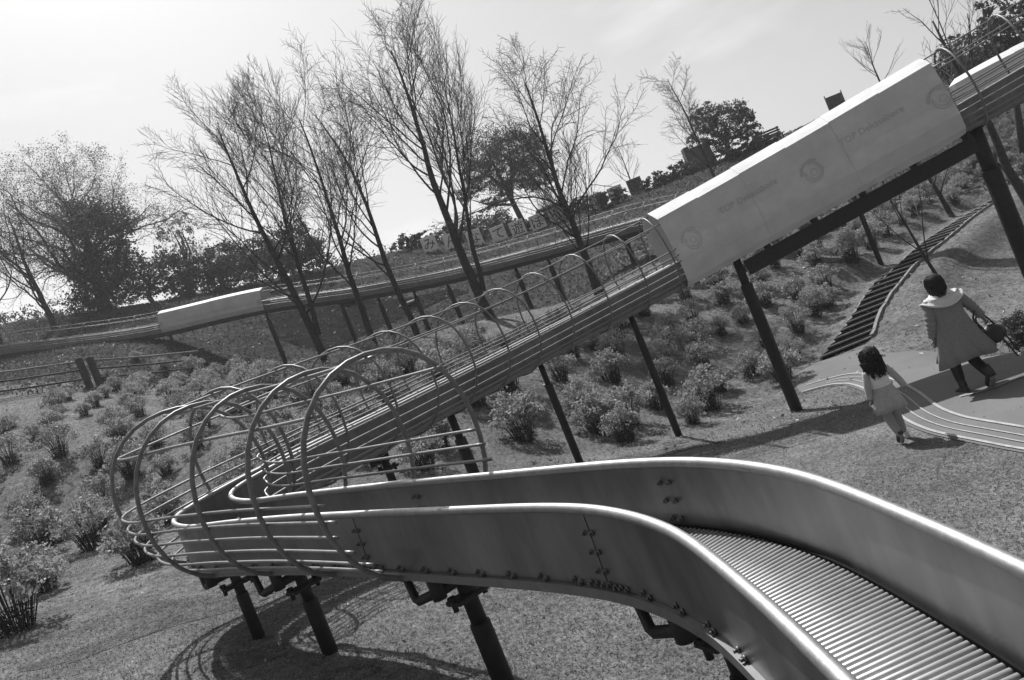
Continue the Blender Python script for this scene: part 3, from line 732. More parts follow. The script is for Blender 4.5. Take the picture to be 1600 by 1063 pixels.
BK = [(560, 430, 62, 3.2, 'wooded bank rising just right of the round-topped evergreen'), (610, 415, 64, 3.2, 'dark tree on the skyline seen between the second and third bare trees'), (665, 400, 64, 3.0, 'dark tree on the skyline left of the tallest bare tree'), (715, 385, 60, 3.4, 'rounded dark shrubbery behind the tallest bare trunk'), (745, 365, 56, 2.6, 'dark bush at the foot of the pine'), (520, 440, 60, 2.6, 'low dark bush left of the far wooded bank'), (30, 520, 56, 2.6, 'low brush on the skyline at the very left edge'), (85, 512, 57, 2.6, 'low brush on the skyline under the spreading tree')]
for i, (px, py, Y, h, lab) in enumerate(BK):
    p = W(px, py, Y); zg = Z(p[0], p[1]); p0 = np.array([p[0], p[1], zg]); top = W(px, py - 34, Y)[2] - zg
    crown('distant_tree', lab, p0, [((0, 0, max(top * .6, 1)), (2.6, 2, max(top * .45, 1.2)), 1500), ((1.5, .5, max(top * .5, 1)), (2.0, 1.6, max(top * .35, 1)), 900), ((-1.7, .4, max(top * .45, 1)), (1.8, 1.6, max(top * .35, 1)), 800)], 'leafdark', .20, .2, nleaf=2.4, seed=40 + i, group='dark trees beyond the ridge')
# dark evergreens, top right
p = gp(1560, 150, 30)
crown('evergreen_tree', 'dark evergreen at the top right corner behind the slide bars', p, [(rel(p, 1575, 55), (1.5, 1.3, 1.3), 1500), (rel(p, 1545, 90), (1.3, 1.2, .9), 1100), (rel(p, 1600, 90), (1.4, 1.2, 1.3), 1300), (rel(p, 1560, 25), (.9, .9, .8), 600), (rel(p, 1610, 30), (1.2, 1, 1), 900)], 'leafdark', .16, .16, seed=60)
p = gp(1500, 150, 29)
crown('evergreen_tree', 'spiky dark conifer just above the upper end of the white cover', p, [(rel(p, 1502, 88), (.9, .8, .95), 1500), (rel(p, 1484, 100), (.6, .6, .55), 900), (rel(p, 1515, 110), (.8, .8, .6), 600), (rel(p, 1494, 62), (.3, .4, .5), 160), (rel(p, 1510, 130), (.9, .8, .6), 500)], 'leafdark', .14, .14, seed=61, asp=.3)
# hedge along the ridge
for i, (a, b, r, h, lab) in enumerate([(1045, 286, .9, .55, 'low dark hedge clump on the ridge right of the last letter board'), (1068, 282, .9, .6, 'dark hedge clump on the ridge beside the stone block'), (1022, 294, .8, .4, 'low hedge clump just right of the last letter board'), (1160, 240, 1.0, .35, 'low dark hedge under the round evergreen, right side'), (1130, 252, 1.0, .4, 'low dark hedge under the round evergreen, left side'), (1190, 226, .8, .35, 'low dark hedge ending at the ridge bench'), (955, 315, .9, .6, 'dark bush between two letter boards near the ridge top'), (925, 318, .8, .8, 'dark pine shoot bush behind the double-stemmed bare tree')]):
    p = gp(a, b, 43.5); crown('hedge_clump', lab, p, [((0, 0, h * .6), (r, .6, h), 700), ((.6, 0, h * .5), (r * .7, .5, h * .8), 350)], 'leafdark', .16, 0, 'hedge', 'hedge clumps along the ridge', seed=80 + i)
for i, a in enumerate([640, 662, 698, 730, 764, 797, 826, 858, 885, 905]):
    b = 395 - (a - 680) * .315; p = gp(a, b, 47); crown('hedge_clump', 'low dark bush in the strip behind and between the letter boards', p, [((0, 0, .45), (.9, .6, .55), 600), ((.7, 0, .35), (.7, .5, .45), 350)], 'leafdark', .17, 0, 'hedge', 'bushes behind the letter boards', seed=110 + i)
# clipped bush at the right edge
p = G(1608, 545, 8); p[2] = Z(p[0], p[1])
crown('clipped_bush', 'round clipped evergreen bush at the right edge beyond the woman', p, [((0, 0, .32), (.30, .30, .30), 5200)], 'leafmid', .035, .03, 'bush', seed=90)

# ------------------------------------------------------------------ shrubs
def make_shrub(seed, H=.95, Wd=.52):
    rng = np.random.default_rng(seed); root = bpy.data.objects.new('leafy_shrub', None); COL.objects.link(root)
    mb = MB(); tips = []
    for i in range(60):
        az = rng.uniform(0, 6.28); rr = math.sqrt(rng.uniform(0, 1)); s0 = np.array([math.cos(az), math.sin(az), 0]) * .13 * rr
        e = np.array([math.cos(az) * rr * Wd, math.sin(az) * rr * Wd, H * (1 - .5 * rr * rr) * rng.uniform(.72, 1.0)])
        m = s0 * .6 + e * .4 + np.array([0, 0, .12]); mb.tube([s0 - [0, 0, .08], m, e], [.007, .005, .003], 3, cap=False)
        tips.append(e); 
        for q in (.72, .86): tips.append(m * (1 - q) + e * q + rng.normal(size=3) * .03) if rng.random() < .6 else None
    mb.build('stems', M['hydstem'], root)
    tips = np.array(tips); k = np.repeat(np.arange(len(tips)), 15)
    C = tips[k] + rng.normal(size=(len(k), 3)) * np.array([.048, .048, .038])
    quads('foliage', leaf_quads(C, .056, rng, up=.5, asp=.6), M['hyd'], root)
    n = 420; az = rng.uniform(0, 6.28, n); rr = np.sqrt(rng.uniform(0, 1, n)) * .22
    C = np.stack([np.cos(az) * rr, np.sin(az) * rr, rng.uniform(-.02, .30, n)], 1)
    quads('shaded_dead_growth', leaf_quads(C, .07, rng, asp=.25), M['hydbase_shade'], root)
    return root
protos = [make_shrub(100 + i, H, Wd) for i, (H, Wd) in enumerate([(.95, .52), (1.0, .46), (.85, .50), (1.02, .55), (.78, .42)])]
REG = [
    ('L', [(-60, 690), (20, 660), (80, 640), (180, 590), (200, 560), (330, 570), (420, 600), (330, 700), (230, 880), (140, 880), (80, 960), (-60, 1000)], .94,
     'hydrangea shrub with pale leaf heads on the left slope, left of the barred cage', 'hydrangeas on the left slope'),
    ('M', [(330, 580), (480, 600), (640, 560), (760, 530), (880, 510), (960, 480), (1070, 440), (1130, 640), (1040, 690), (820, 705), (700, 735), (560, 755), (330, 790), (330, 700)], .78,
     'hydrangea shrub with pale leaf heads seen through or just behind the barred slide', 'hydrangeas behind the barred slide'),
    ('R', [(1070, 440), (1180, 400), (1320, 330), (1440, 300), (1560, 225), (1640, 190), (1640, 270), (1550, 296), (1440, 345), (1350, 410), (1290, 490), (1235, 590), (1130, 645)], .80,
     'hydrangea shrub with pale leaf heads on the slope between cover beam and steps', 'hydrangeas left of the log steps')]
placed = []; rng = np.random.default_rng(12)
forced = [(28, 985, 1.0, 'hydrangea shrub nearest the camera at the left edge, dark-based and on its own'), (70, 862, .9, 'hydrangea left of the barred cage, low left, second up from the left edge'),
          (148, 858, .95, 'hydrangea directly left of the hairpin of the cage, at the lower edge of the planting'),
          (1112, 640, 1.0, 'full round hydrangea alone at the lawn edge, left of the tall thick post'), (940, 676, 1.05, 'hydrangea at the lawn edge just left of the middle slide post'), (988, 664, .85, 'small hydrangea touching the middle slide post at the lawn edge'),
          (822, 688, 1.0, 'hydrangea at the lawn edge just left of the post nearest the cage end'), (190, 690, .8, None), (95, 652, .5, None), (22, 668, .45, None), (208, 745, .9, None)]
cnt = 0; first = set()
def put_shrub(x, y, sc, lab, grp):
    global cnt
    k = int(rng.integers(0, 5)); rz = rng.uniform(0, 6.28); loc = (x, y, Z(x, y) - .02)
    if k not in first:
        first.add(k); o = protos[k]; o.location = loc; o.rotation_euler = (0, 0, rz); o.scale = (sc,) * 3
        for prop in ('category',): o['category'] = 'shrub'
        o['label'] = lab; o['group'] = grp
    else:
        o = dup(protos[k], loc, rz, sc, lab, grp); o['category'] = 'shrub'
    cnt += 1
for px, py, sc, lab in forced:
    g = G(px, py, 6); placed.append((g[0], g[1]))
    put_shrub(g[0], g[1], sc, lab or REG[0][3], REG[0][4] if px < 400 else REG[1][4])
for nm, poly, spc, lab, grp in REG:
    tries = 0
    while tries < 9000:
        tries += 1
        x = rng.uniform(-22, 24); y = rng.uniform(7, 32)
        if abs(x / y) > .8: continue
        z = Z(x, y); px, py = PX((x, y, z))
        if not inpoly(px, py, poly): continue
        if nm == 'L' and py < 700 and px < 160 and rng.random() < .8: continue
        s_ = spc * (1.0 if y < 20 else 1.10)
        if any((x - a) ** 2 + (y - b) ** 2 < s_ * s_ for a, b in placed): continue
        placed.append((x, y)); put_shrub(x, y, rng.uniform(.60, 1.0) * (.95 if nm == 'R' else .88 if nm == 'L' else 1), lab, grp)
print('SHRUBS', cnt)

# ------------------------------------------------------------------ log steps
st = thing('hillside_steps', 'curving flight of dark log steps climbing the grass bank', 'steps', (Le[0][0], Le[0][1], Z(*Le[0])))
for k in range(NS - 1):
    mb = MB(); a, b, c, d = Le[k], Re[k], Re[k + 1], Le[k + 1]; zt = (SZ[k] + SZ[k + 1]) / 2 + .045
    mb.add([(a[0], a[1], zt - .3), (b[0], b[1], zt - .3), (c[0], c[1], zt - .3), (d[0], d[1], zt - .3), (a[0], a[1], zt), (b[0], b[1], zt), (c[0], c[1], zt), (d[0], d[1], zt)],
           [(0, 3, 2, 1), (4, 5, 6, 7), (0, 1, 5, 4), (1, 2, 6, 5), (2, 3, 7, 6), (3, 0, 4, 7)], False)
    s_ = mb.build('step', M['shaded_tread'], st)
    e = np.array([b[0] - a[0], b[1] - a[1], 0]); ln_ = np.linalg.norm(e); e /= ln_; f = np.array([-e[1], e[0], 0])
    mb = MB(); cc = np.array([(a[0] + b[0]) / 2, (a[1] + b[1]) / 2, zt - .012]) - f * .01
    mb.box(cc, (ln_ - .01, .04, .04), (Vector(e), Vector(f), Vector((0, 0, 1))), .008); mb.build('step_edge', M['nosing'], s_)
for nm, E_ in (('side_edging', Re), ('side_edging', Le)):
    mb = MB(); EP = smooth_line(list(E_[::4]) + [E_[-1]], 5); er = []
    for i, p in enumerate(EP):
        d = EP[min(i + 1, len(EP) - 1)] - EP[max(i - 1, 0)]; d /= np.linalg.norm(d); nn = np.array([-d[1], d[0]]) * (.035 if E_ is Re else .022); z_ = Z(*p)
        er.append([(p[0] - nn[0], p[1] - nn[1], z_ - .1), (p[0] + nn[0], p[1] + nn[1], z_ - .1), (p[0] + nn[0], p[1] + nn[1], z_ + .075), (p[0] - nn[0], p[1] - nn[1], z_ + .075)])
    mb.loft(er, smooth=False); mb.build(nm, M['nosing'], st)

# ------------------------------------------------------------------ fence on the left
fn = thing('rail_fence', 'low three-rail wooden fence with two dark square posts at the left', 'fence', G(140, 606, 15))
A_ = G(141, 606, 15); B_ = G(158, 604, 15); C_ = G(-70, 636, 12); D_ = G(330, 585, 15)
Hf = 50 / FPX * A_[1]
for p in (A_, B_, C_, D_):
    mb = MB(); mb.box((p[0], p[1], Z(p[0], p[1]) + Hf / 2 - .1), (.2, .2, Hf + .2), None, .02); mb.build('fence_post', M['wood'], fn)
for a, b in ((A_, C_), (B_, D_)):
    for h in (.30, .60, .88):
        mb = MB(); p = a + [0, 0, h * Hf]; q = b + [0, 0, h * Hf]
        mb.tube([p, (p + q) / 2 - [0, 0, .03], q], .035, 6); mb.build('fence_rail', M['palewood'] if h == .88 else M['wood'], fn)

# ------------------------------------------------------------------ letter boards and things on the ridge
def letter_board(px, py, ch, lab, Y=45.0, w=.86, m='board', tilt=0.0, ink='ink'):
    c = W(px, py, Y); zg = Z(c[0], c[1]); t = thing('letter_board', lab, 'sign', (c[0], c[1], zg), 'square letter boards along the ridge')
    c = np.array([c[0], c[1], max(c[2], zg + w * .55)])
    mb = MB(); mb.box(c, (w, .06, w), None, .012); mb.build('board', M[m], t)
    mb = MB()
    for s_ in (-1, 1):
        mb = MB(); mb.box((c[0] + s_ * w * .35, c[1] + .07, (zg - .1 + c[2]) / 2), (.07, .07, c[2] - zg + .1)); mb.build('leg', M['wood'], t)
    for dx, dz, sx, sz in ((0, w * .47, w * .94, .03), (0, -w * .47, w * .94, .03), (w * .455, 0, .03, w * .9), (-w * .455, 0, .03, w * .9)):
        pass
    vs_, fs = text_geo(ch, w * .86); mb = MB()
    xs = [v[0] for v in vs_]; ys = [v[1] for v in vs_]; mx, my = (max(xs) + min(xs)) / 2, (max(ys) + min(ys)) / 2
    mb.add([(c[0] + v[0] - mx, c[1] - .036, c[2] + v[1] - my) for v in vs_], fs, False); mb.build('character', M[ink], t)
for px, py, ch, lab in [(680, 404, 'み', 'pale square board with the character み, farthest left of the letter boards'), (713, 396, 'ん', 'pale square board with the character ん on the ridge'), (747, 386, 'な', 'pale square board with the character な on the ridge'),
                        (782, 373, 'て', 'pale square board with the character て, clear of the trunks'), (811, 362, '遊', 'pale square board with the kanji 遊 on the ridge'),
                        (842, 352, 'ぼ', 'pale square board with the character ぼ left of the double-stemmed tree'), (872, 342, 'う', 'pale square board with the character う behind the double-stemmed tree'),
                        (934, 318, 'む', 'small pale board with the character む between hedge bushes'), (964, 307, 'ア', 'small board with the character ア, next to last on the right')]:
    letter_board(px, py, ch, lab)
letter_board(995, 296, '園', 'dark framed square board with the kanji 園, last on the right', m='boarddark')
# billboard on two poles
c = W(1306, 161, 42); zg = Z(c[0], c[1]); t = thing('notice_board', 'grey notice board on two thin poles rising above the white slide cover', 'sign', (c[0], c[1], zg))
mb = MB(); mb.box(c, (.92, .05, .86), None, .01); mb.build('board', M['boarddark'], t)
for s_ in (-1, 1):
    mb = MB(); mb.tube([(c[0] + s_ * .46, c[1], zg - .2), (c[0] + s_ * .46, c[1], c[2] + .55)], .03, 8); mb.build('pole', M['wood'], t)
vs_, fs = text_geo('アスレ\nチック', .27); mb = MB(); mb.add([(c[0] + v[0], c[1] - .03, c[2] + v[1]) for v in vs_], fs, False); mb.build('lettering', M['ink'], t)
# bench
c = gp(1207, 226, 42.5); t = thing('park_bench', 'empty slatted bench with backrest on the ridge line', 'bench', c)
for i in range(4):
    mb = MB(); mb.box(c + [0, -.25 + i * .12, .42], (1.5, .09, .035), None, .006); mb.build('seat_slat', M['wood'], t)
for i in range(3):
    mb = MB(); mb.box(c + [0, .22 + i * .03, .55 + i * .14], (1.5, .03, .10), None, .006); mb.build('back_slat', M['wood'], t)
for s_ in (-1, 1):
    mb = MB(); mb.box(c + [s_ * .62, -.18, .2], (.06, .06, .45)); mb.box(c + [s_ * .62, .2, .42], (.06, .06, .95)); mb.box(c + [s_ * .62, 0, .385], (.05, .44, .05)); mb.build('side_frame', M['wood'], t)
# stone block
c = gp(1095, 262, 44.5); t = thing('stone_block', 'stepped stone block on the ridge beneath the pale bare tree', 'monument', c)
mb = MB(); mb.box(c + [.25, 0, .62], (1.15, .7, 1.34), None, .03); mb.build('main_block', M['stone'], t)
mb = MB(); mb.box(c + [-.48, 0, .70], (.30, .6, 1.5), None, .03); mb.build('side_pier', M['stone'], t)
mb = MB(); mb.box(c + [-.10, -.02, .15], (1.9, .95, .42), None, .03); mb.build('plinth', M['stone'], t)
# low roofed shelter
c = gp(866, 345, 48); t = thing('low_shelter', 'low shelter with a flat white roof slab behind the double-stemmed tree', 'shelter', c)
mb = MB(); mb.box(c + [0, 0, .95], (1.7, 1.4, .12), None, .02); mb.build('roof', M['white'], t)
for sx in (-.7, .7):
    for sy in (-.55, .55):
        mb = MB(); mb.box(c + [sx, sy, .40], (.12, .12, 1.0)); mb.build('pillar', M['wood'], t)
mb = MB(); mb.box(c + [0, .5, .35], (1.3, .06, .8)); mb.build('back_wall', M['wood'], t)
# pale stones on the bare bank
for i, (px, py, w, h, lab) in enumerate([(548, 470, 1.3, .22, 'flat pale stone at the top edge of the dark bank, left one'), (640, 476, 1.1, .2, 'flat pale stone at the top edge of the dark bank, right one')]):
    p = G(px, py, 20); mb = MB(); mb.ball((0, 0, h * .3), (w * .5, w * .35, h * .55), 14, 9, lambda d: 1 + .18 * noise.noise(Vector(d) * 1.7 + Vector((i * 5, 0, 0))))
    mb.v = [(v[0] + p[0], v[1] + p[1], v[2] + Z(p[0], p[1])) for v in mb.v]; o = mb.build('boulder', M['stone']); o.data.materials[0] = M['nosing']; tag(o, lab, 'stone')

# ------------------------------------------------------------------ people
def skin_mesh(name, J, m, parent, sub=2):
    """J: list of (parent index, (x,y,z), radius or (rx,ry))"""
    me = bpy.data.meshes.new(name); me.from_pydata([j[1] for j in J], [(j[0], i) for i, j in enumerate(J) if j[0] >= 0], [])
    o = bpy.data.objects.new(name, me); COL.objects.link(o)
    md = o.modifiers.new('s', 'SKIN'); md.use_smooth_shade = True
    for i, j in enumerate(J):
        r = j[2] if hasattr(j[2], '__len__') else (j[2], j[2]); me.skin_vertices[0].data[i].radius = r
        me.skin_vertices[0].data[i].use_root = (i == 0)
    o.modifiers.new('b', 'SUBSURF').levels = sub; o.modifiers['b'].render_levels = sub
    bpy.context.view_layer.update()
    n = bpy.data.meshes.new_from_object(o.evaluated_get(bpy.context.evaluated_depsgraph_get()))
    bpy.data.objects.remove(o); n.name = name; n.materials.clear(); n.materials.append(m)
    return link(name, n, parent)
def hand(J, wi, wrist, d, side, s=1.0, curl=.5, back=(0, -1, 0)):
    d = np.array(d, float); d /= np.linalg.norm(d); b = np.array(back, float); b -= d * b.dot(d); b /= np.linalg.norm(b); sd = np.cross(d, b)
    w = np.array(wrist, float)
    J.append((wi, tuple(w + d * .035 * s), (.026 * s, .016 * s))); p = len(J) - 1
    J.append((p, tuple(w + d * .07 * s), (.032 * s, .015 * s))); p2 = len(J) - 1
    for k, (o, l) in enumerate(((-.027, .062), (-.009, .072), (.009, .068), (.026, .052))):
        a = w + d * .085 * s + sd * o * s; J.append((p2, tuple(a), .0095 * s)); q = len(J) - 1
        e = a + (d * math.cos(curl * .5) - b * math.sin(curl * .5)) * l * .5 * s; J.append((q, tuple(e), .0085 * s)); q = len(J) - 1
        e = e + (d * math.cos(curl * 1.3) - b * math.sin(curl * 1.3)) * l * .5 * s; J.append((q, tuple(e), .0072 * s))
    a = w + d * .045 * s - sd * .034 * s * side; J.append((p, tuple(a), .011 * s)); q = len(J) - 1
    J.append((q, tuple(a + (d * .8 - sd * side * .55) * .045 * s), .0095 * s))
def face(mb, c, r, s=1.0):
    """nose, ears, brows and mouth relief on a head centred at c looking along +Y"""
    c = np.array(c); mb.ball(c + [0, r[1] * .98, -.012 * s], (.013 * s, .020 * s, .024 * s), 8, 6)
    for k in (-1, 1):
        mb.ball(c + [k * r[0] * .98, 0, -.01 * s], (.010 * s, .02 * s, .032 * s), 8, 6)
        mb.ball(c + [k * .032 * s, r[1] * .86, .012 * s], (.014 * s, .01 * s, .010 * s), 8, 6)
    mb.ball(c + [0, r[1] * .88, -.052 * s], (.024 * s, .010 * s, .008 * s), 8, 5)
def rings(spec, n=36, amp=0.0, k=9, ph=0.0, open_front=0):
    out = []
    for z, cx, cy, rx, ry, a in spec:
        rg = []
        for j in range(n):
            t = 2 * math.pi * j / n; f = 1 + a * (math.sin(k * t + ph) * .6 + math.sin((k * 2 + 1) * t + ph * 2 + z * 3) * .4)
            rg.append((cx + rx * f * math.cos(t), cy + ry * f * math.sin(t), z + a * .15 * math.sin(3 * t + ph)))
        out.append(rg)
    return out
# woman in a long coat
wp = G(1528, 611, 6); 
wo = thing('person', 'woman in grey coat and pale shawl, walking away and carrying a black bag', 'person', wp)
J = [(-1, (0, 0, .88), (.13, .10)), (0, (0, 0, 1.04), (.115, .09)), (1, (0, -.01, 1.22), (.14, .10)), (2, (0, 0, 1.34), (.07, .06)), (3, (-.005, .01, 1.40), .048), (4, (-.01, .02, 1.47), (.075, .085)), (5, (-.012, .02, 1.55), (.07, .08))]
J += [(0, (-.09, 0, .80), .085), (7, (-.095, .10, .46), .058), (8, (-.09, .13, .26), .052), (9, (-.085, .14, .09), .036), (10, (-.085, .18, .045), .034), (11, (-.085, .27, .035), .03)]
J += [(0, (.09, 0, .80), .085), (13, (.10, .02, .45), .058), (14, (.105, -.12, .28), .052), (15, (.11, -.24, .16), .036), (16, (.11, -.21, .10), .034), (17, (.11, -.14, .035), .03)]
J += [(2, (-.17, 0, 1.29), .055), (19, (-.235, -.02, 1.05), .042), (20, (-.25, .05, .83), .028)]; hand(J, 21, (-.25, .05, .83), (-.02, .2, -1), -1, 1, .7)
k = len(J); J += [(2, (.17, 0, 1.29), .055), (k, (.30, -.02, 1.07), .042), (k + 1, (.42, .02, .86), .028)]; hand(J, k + 2, (.42, .02, .86), (.35, .1, -1), 1, 1, 1.1)
body = skin_mesh('body', J, M['skin'], wo)
mb = MB(); face(mb, (-.012, .02, 1.50), (.075, .092)); o = mb.build('face', M['skin']); o.parent = body; 
mb = MB(); mb.loft(rings([(1.625, -.012, .0, .02, .02, 0), (1.618, -.012, .0, .055, .06, 0), (1.595, -.012, -.002, .085, .094, .01), (1.555, -.012, -.006, .104, .112, .01), (1.50, -.014, -.012, .112, .114, .015), (1.44, -.018, -.022, .112, .104, .03), (1.38, -.028, -.035, .100, .088, .05), (1.33, -.042, -.045, .075, .06, .07), (1.28, -.055, -.052, .035, .03, .08)], 40, k=11))
rh = np.random.default_rng(9)
for i in range(160):
    az = rh.uniform(3.14 * .92, 3.14 * 2.08); c_, s_ = math.cos(az), math.sin(az); e = rh.uniform(1.27, 1.36)
    mb.tube([(-.012 + c_ * r_ * k1 + rh.normal() * .003, s_ * r_ * 1.02 + dy + rh.normal() * .003, z_) for r_, k1, dy, z_ in ((.06, 1, 0, 1.612), (.098, 1, -.002, 1.57), (.116, 1, -.008, 1.50), (.112, 1, -.02, 1.42), (.085, 1.0, -.035, e))], [.004, .005, .005, .005, .002], 4)
mb.build('hair', M['hair'], None).parent = wo
mb = MB(); mb.loft(rings([(1.375, 0, -.01, .085, .07, 0), (1.345, 0, -.01, .155, .095, 0), (1.30, 0, -.012, .215, .12, .01), (1.20, .0, -.015, .215, .135, .02), (1.05, 0, -.02, .20, .14, .03), (.90, .005, -.02, .235, .17, .05), (.80, .01, -.02, .265, .19, .07), (.70, .01, -.02, .295, .205, .10), (.58, .02, -.02, .335, .235, .14), (.455, .03, -.02, .375, .26, .17), (.457, .03, -.02, .36, .25, .17), (.58, .02, -.02, .32, .22, .13)], 72, k=6, ph=.6), caps=False)
coat = mb.build('coat', M['coat'], None); coat.parent = wo
for sd, pts, rr in ((-1, [(-.17, 0, 1.30), (-.215, -.015, 1.18), (-.245, -.02, 1.06), (-.258, .01, .95), (-.262, .045, .855)], [.075, .072, .066, .062, .060]), (1, [(.17, 0, 1.30), (.235, -.015, 1.19), (.305, -.02, 1.075), (.365, 0, .97), (.415, .018, .885)], [.075, .07, .064, .058, .054])):
    P2 = smooth_line(pts, 9); r2 = np.interp(np.linspace(0, 1, len(P2)), np.linspace(0, 1, 5), rr); r2 = [q * (1 + (.10 if i > 14 else .03) * math.sin(i * 1.35)) for i, q in enumerate(r2)]
    mb = MB(); mb.tube(P2, r2, 16); mb.build('sleeve', M['coat'], None).parent = coat
mb = MB(); rg = []
for i in range(9):      # draped cowl, lower at the back
    f = i / 8; rg.append([])
    for j in range(48):
        t = 2 * math.pi * j / 48; bk = max(0, -math.sin(t)); fr = max(0, math.sin(t)); rx = .085 + .205 * f ** .8; ry = .08 + .10 * f ** .8
        z = 1.385 - .085 * f - .12 * f * bk ** 1.5 + .02 * math.sin(f * 15) * (0.3 + bk) - .05 * f * fr
        k_ = 1 + .05 * math.sin(f * 15 + 1) + .02 * math.sin(7 * t)
        rg[-1].append((rx * k_ * math.cos(t), -.015 + ry * k_ * math.sin(t), z))
inner = [[(x * .93, y * .93, z - .02) for x, y, z in r_] for r_ in rg[::-1]]
mb.loft(rg + inner, caps=False); mb.build('shawl', M['shawl'], None).parent = wo
for leg in ([(-.09, 0, .78), (-.095, .10, .46), (-.09, .13, .26), (-.085, .14, .12)], [(.09, 0, .78), (.10, .02, .45), (.105, -.12, .28), (.11, -.235, .175)]):
    mb = MB(); P2 = smooth_line(leg, 6); mb.tube(P2, np.interp(np.linspace(0, 1, len(P2)), [0, .45, .6, .75, 1], [.10, .070, .066, .060, .046]), 14); mb.build('trouser_leg', M['black'], None).parent = wo
def shoe(a, d, L_, w, h, m, parent, up=(0, 0, 1), name='boot'):
    a = Vector(a); d = Vector(d).normalized(); u = Vector(up); u = (u - d * u.dot(d)).normalized(); s_ = d.cross(u); rg = []
    for f, ww, hh in ((-.02, .5, .5), (0, .8, .95), (.18, .9, 1.25), (.4, .85, 1.0), (.65, 1.05, .72), (.88, .95, .6), (1.0, .5, .4)):
        c = a + d * (f * L_); r_ = []
        for j in range(16):
            t = 2 * math.pi * j / 16; zz = math.sin(t); r_.append(c + s_ * (w / 2 * ww * math.cos(t) * (1 if zz < 0 else .9)) + u * (h * hh * (.5 + .5 * max(zz, -.85)) - .0))
        rg.append(r_)
    mb = MB(); mb.loft(rg); mb.build(name, m, None).parent = parent
shoe((-.085, .075, .0), (0, 1, 0), .25, .095, .10, M['boot'], wo); shoe((.11, -.275, .185), (0, .80, -.68), .25, .10, .10, M['boot'], wo, (0, .6, .8))
mb = MB(); mb.tube([(.11, -.245, .17), (.108, -.22, .24), (.106, -.17, .30)], [.05, .055, .058], 14); mb.build('boot_shaft', M['boot'], None).parent = wo
mb = MB(); mb.tube([(-.085, .13, .08), (-.087, .135, .16), (-.089, .135, .21)], [.048, .052, .055], 14); mb.build('boot_shaft', M['boot'], None).parent = wo
# the bag she carries
bp_ = wp + np.array([.47, .02, .48]); bag = thing('shoulder_bag', 'black shoulder bag with a long dangling strap, held at the woman\'s right side', 'bag', bp_)
mb = MB(); mb.ball((.0, 0, .13), (.165, .085, .135), 20, 12, lambda d: 1 + .10 * noise.noise(Vector(d) * 2.5) - .08 * (d[2] > .6)); o = mb.build('bag_body', M['leather'], None); o.parent = bag
mb = MB(); mb.tube(smooth_line([(-.12, 0, .20), (-.14, .01, .34), (-.11, .01, .42), (-.03, .0, .40), (.06, 0, .24)], 6), .012, 6); mb.build('handle', M['leather'], None).parent = bag
mb = MB(); mb.tube(smooth_line([(.08, 0, .06), (.12, -.02, -.08), (.16, -.03, -.22), (.19, -.03, -.245), (.215, -.02, -.21), (.19, 0, -.08), (.13, 0, .08)], 6), .011, 6); mb.build('strap', M['leather'], None).parent = bag
mb = MB(); mb.ball((.195, -.035, -.235), (.022, .014, .022), 8, 6); mb.build('buckle', M['white'], None).parent = bag
mb = MB(); mb.tube(smooth_line([(-.19, -.14, .52), (-.24, -.13, .42), (-.17, -.11, .28), (-.11, -.05, .2)], 6), .013, 6); mb.build('strap', M['leather'], None).parent = bag
# girl
gpos = G(1412, 691, 6); gi = thing('person', 'small girl with dark curly hair, pale top and grey skirt, walking behind the woman', 'person', gpos)
s = .76
def S(j): return [(a, tuple(q * s for q in b), (r * s if not hasattr(r, '__len__') else (r[0] * s, r[1] * s))) for a, b, r in j]
J = [(-1, (0, 0, .84), (.125, .095)), (0, (0, 0, 1.0), (.115, .085)), (1, (0, 0, 1.16), (.135, .09)), (2, (0, 0, 1.26), (.06, .055)), (3, (0, .01, 1.31), .045), (4, (0, .02, 1.40), (.09, .10)), (5, (0, .02, 1.50), (.088, .098))]
J += [(0, (-.075, 0, .76), .08), (7, (-.075, .0, .44), .058), (8, (-.075, -.10, .26), .052), (9, (-.07, -.18, .15), .036), (10, (-.07, -.17, .10), .034), (11, (-.07, -.10, .035), .03)]
J += [(0, (.075, 0, .76), .08), (13, (.10, .10, .44), .058), (14, (.12, .13, .26), .052), (15, (.13, .15, .09), .036), (16, (.13, .19, .045), .034), (17, (.13, .28, .035), .03)]
J += [(2, (-.155, 0, 1.20), .05), (19, (-.215, -.02, .98), .038), (20, (-.22, .03, .78), .026)]; hand(J, 21, (-.22, .03, .78), (-.0, .15, -1), -1, .9, 1.0)
k = len(J); J += [(2, (.155, 0, 1.20), .05), (k, (.26, -.02, 1.0), .038), (k + 1, (.34, .0, .79), .026)]; hand(J, k + 2, (.34, .0, .79), (.25, .1, -1), 1, .9, .8)
gb = skin_mesh('body', S(J), M['skin'], gi)
mb = MB(); face(mb, (0, .02 * s, 1.43 * s), (.088 * s, .10 * s), .8); mb.build('face', M['skin']).parent = gb
rng = np.random.default_rng(3); mb = MB(); mb.ball((0, -.02, 1.10), (.105, .105, .115), 18, 12, lambda d: 1 + .10 * noise.noise(Vector(d) * 4))
for i in range(420):
    az = rng.uniform(3.14 * .85, 3.14 * 2.15); r_ = rng.uniform(.07, .105); e = rng.uniform(.82, .98); p0 = np.array([math.cos(az) * .08, math.sin(az) * .08, 1.14 + rng.uniform(-.06, .05)])
    pts = [p0]; 
    for q in range(1, 9): pts.append(np.array([math.cos(az) * (r_ + .012 * math.sin(q * 1.9 + i)) * (1.1 if q > 2 else 1), math.sin(az) * (r_ + .02) + .012 * math.cos(q * 1.7 + i), p0[2] + (e - p0[2]) * q / 8]))
    mb.tube([np.array(q) + rng.normal(size=3) * .006 for q in pts], [.005, .006, .006, .006, .006, .006, .005, .004, .002], 4)
mb.build('hair', M['hair'], None).parent = gi
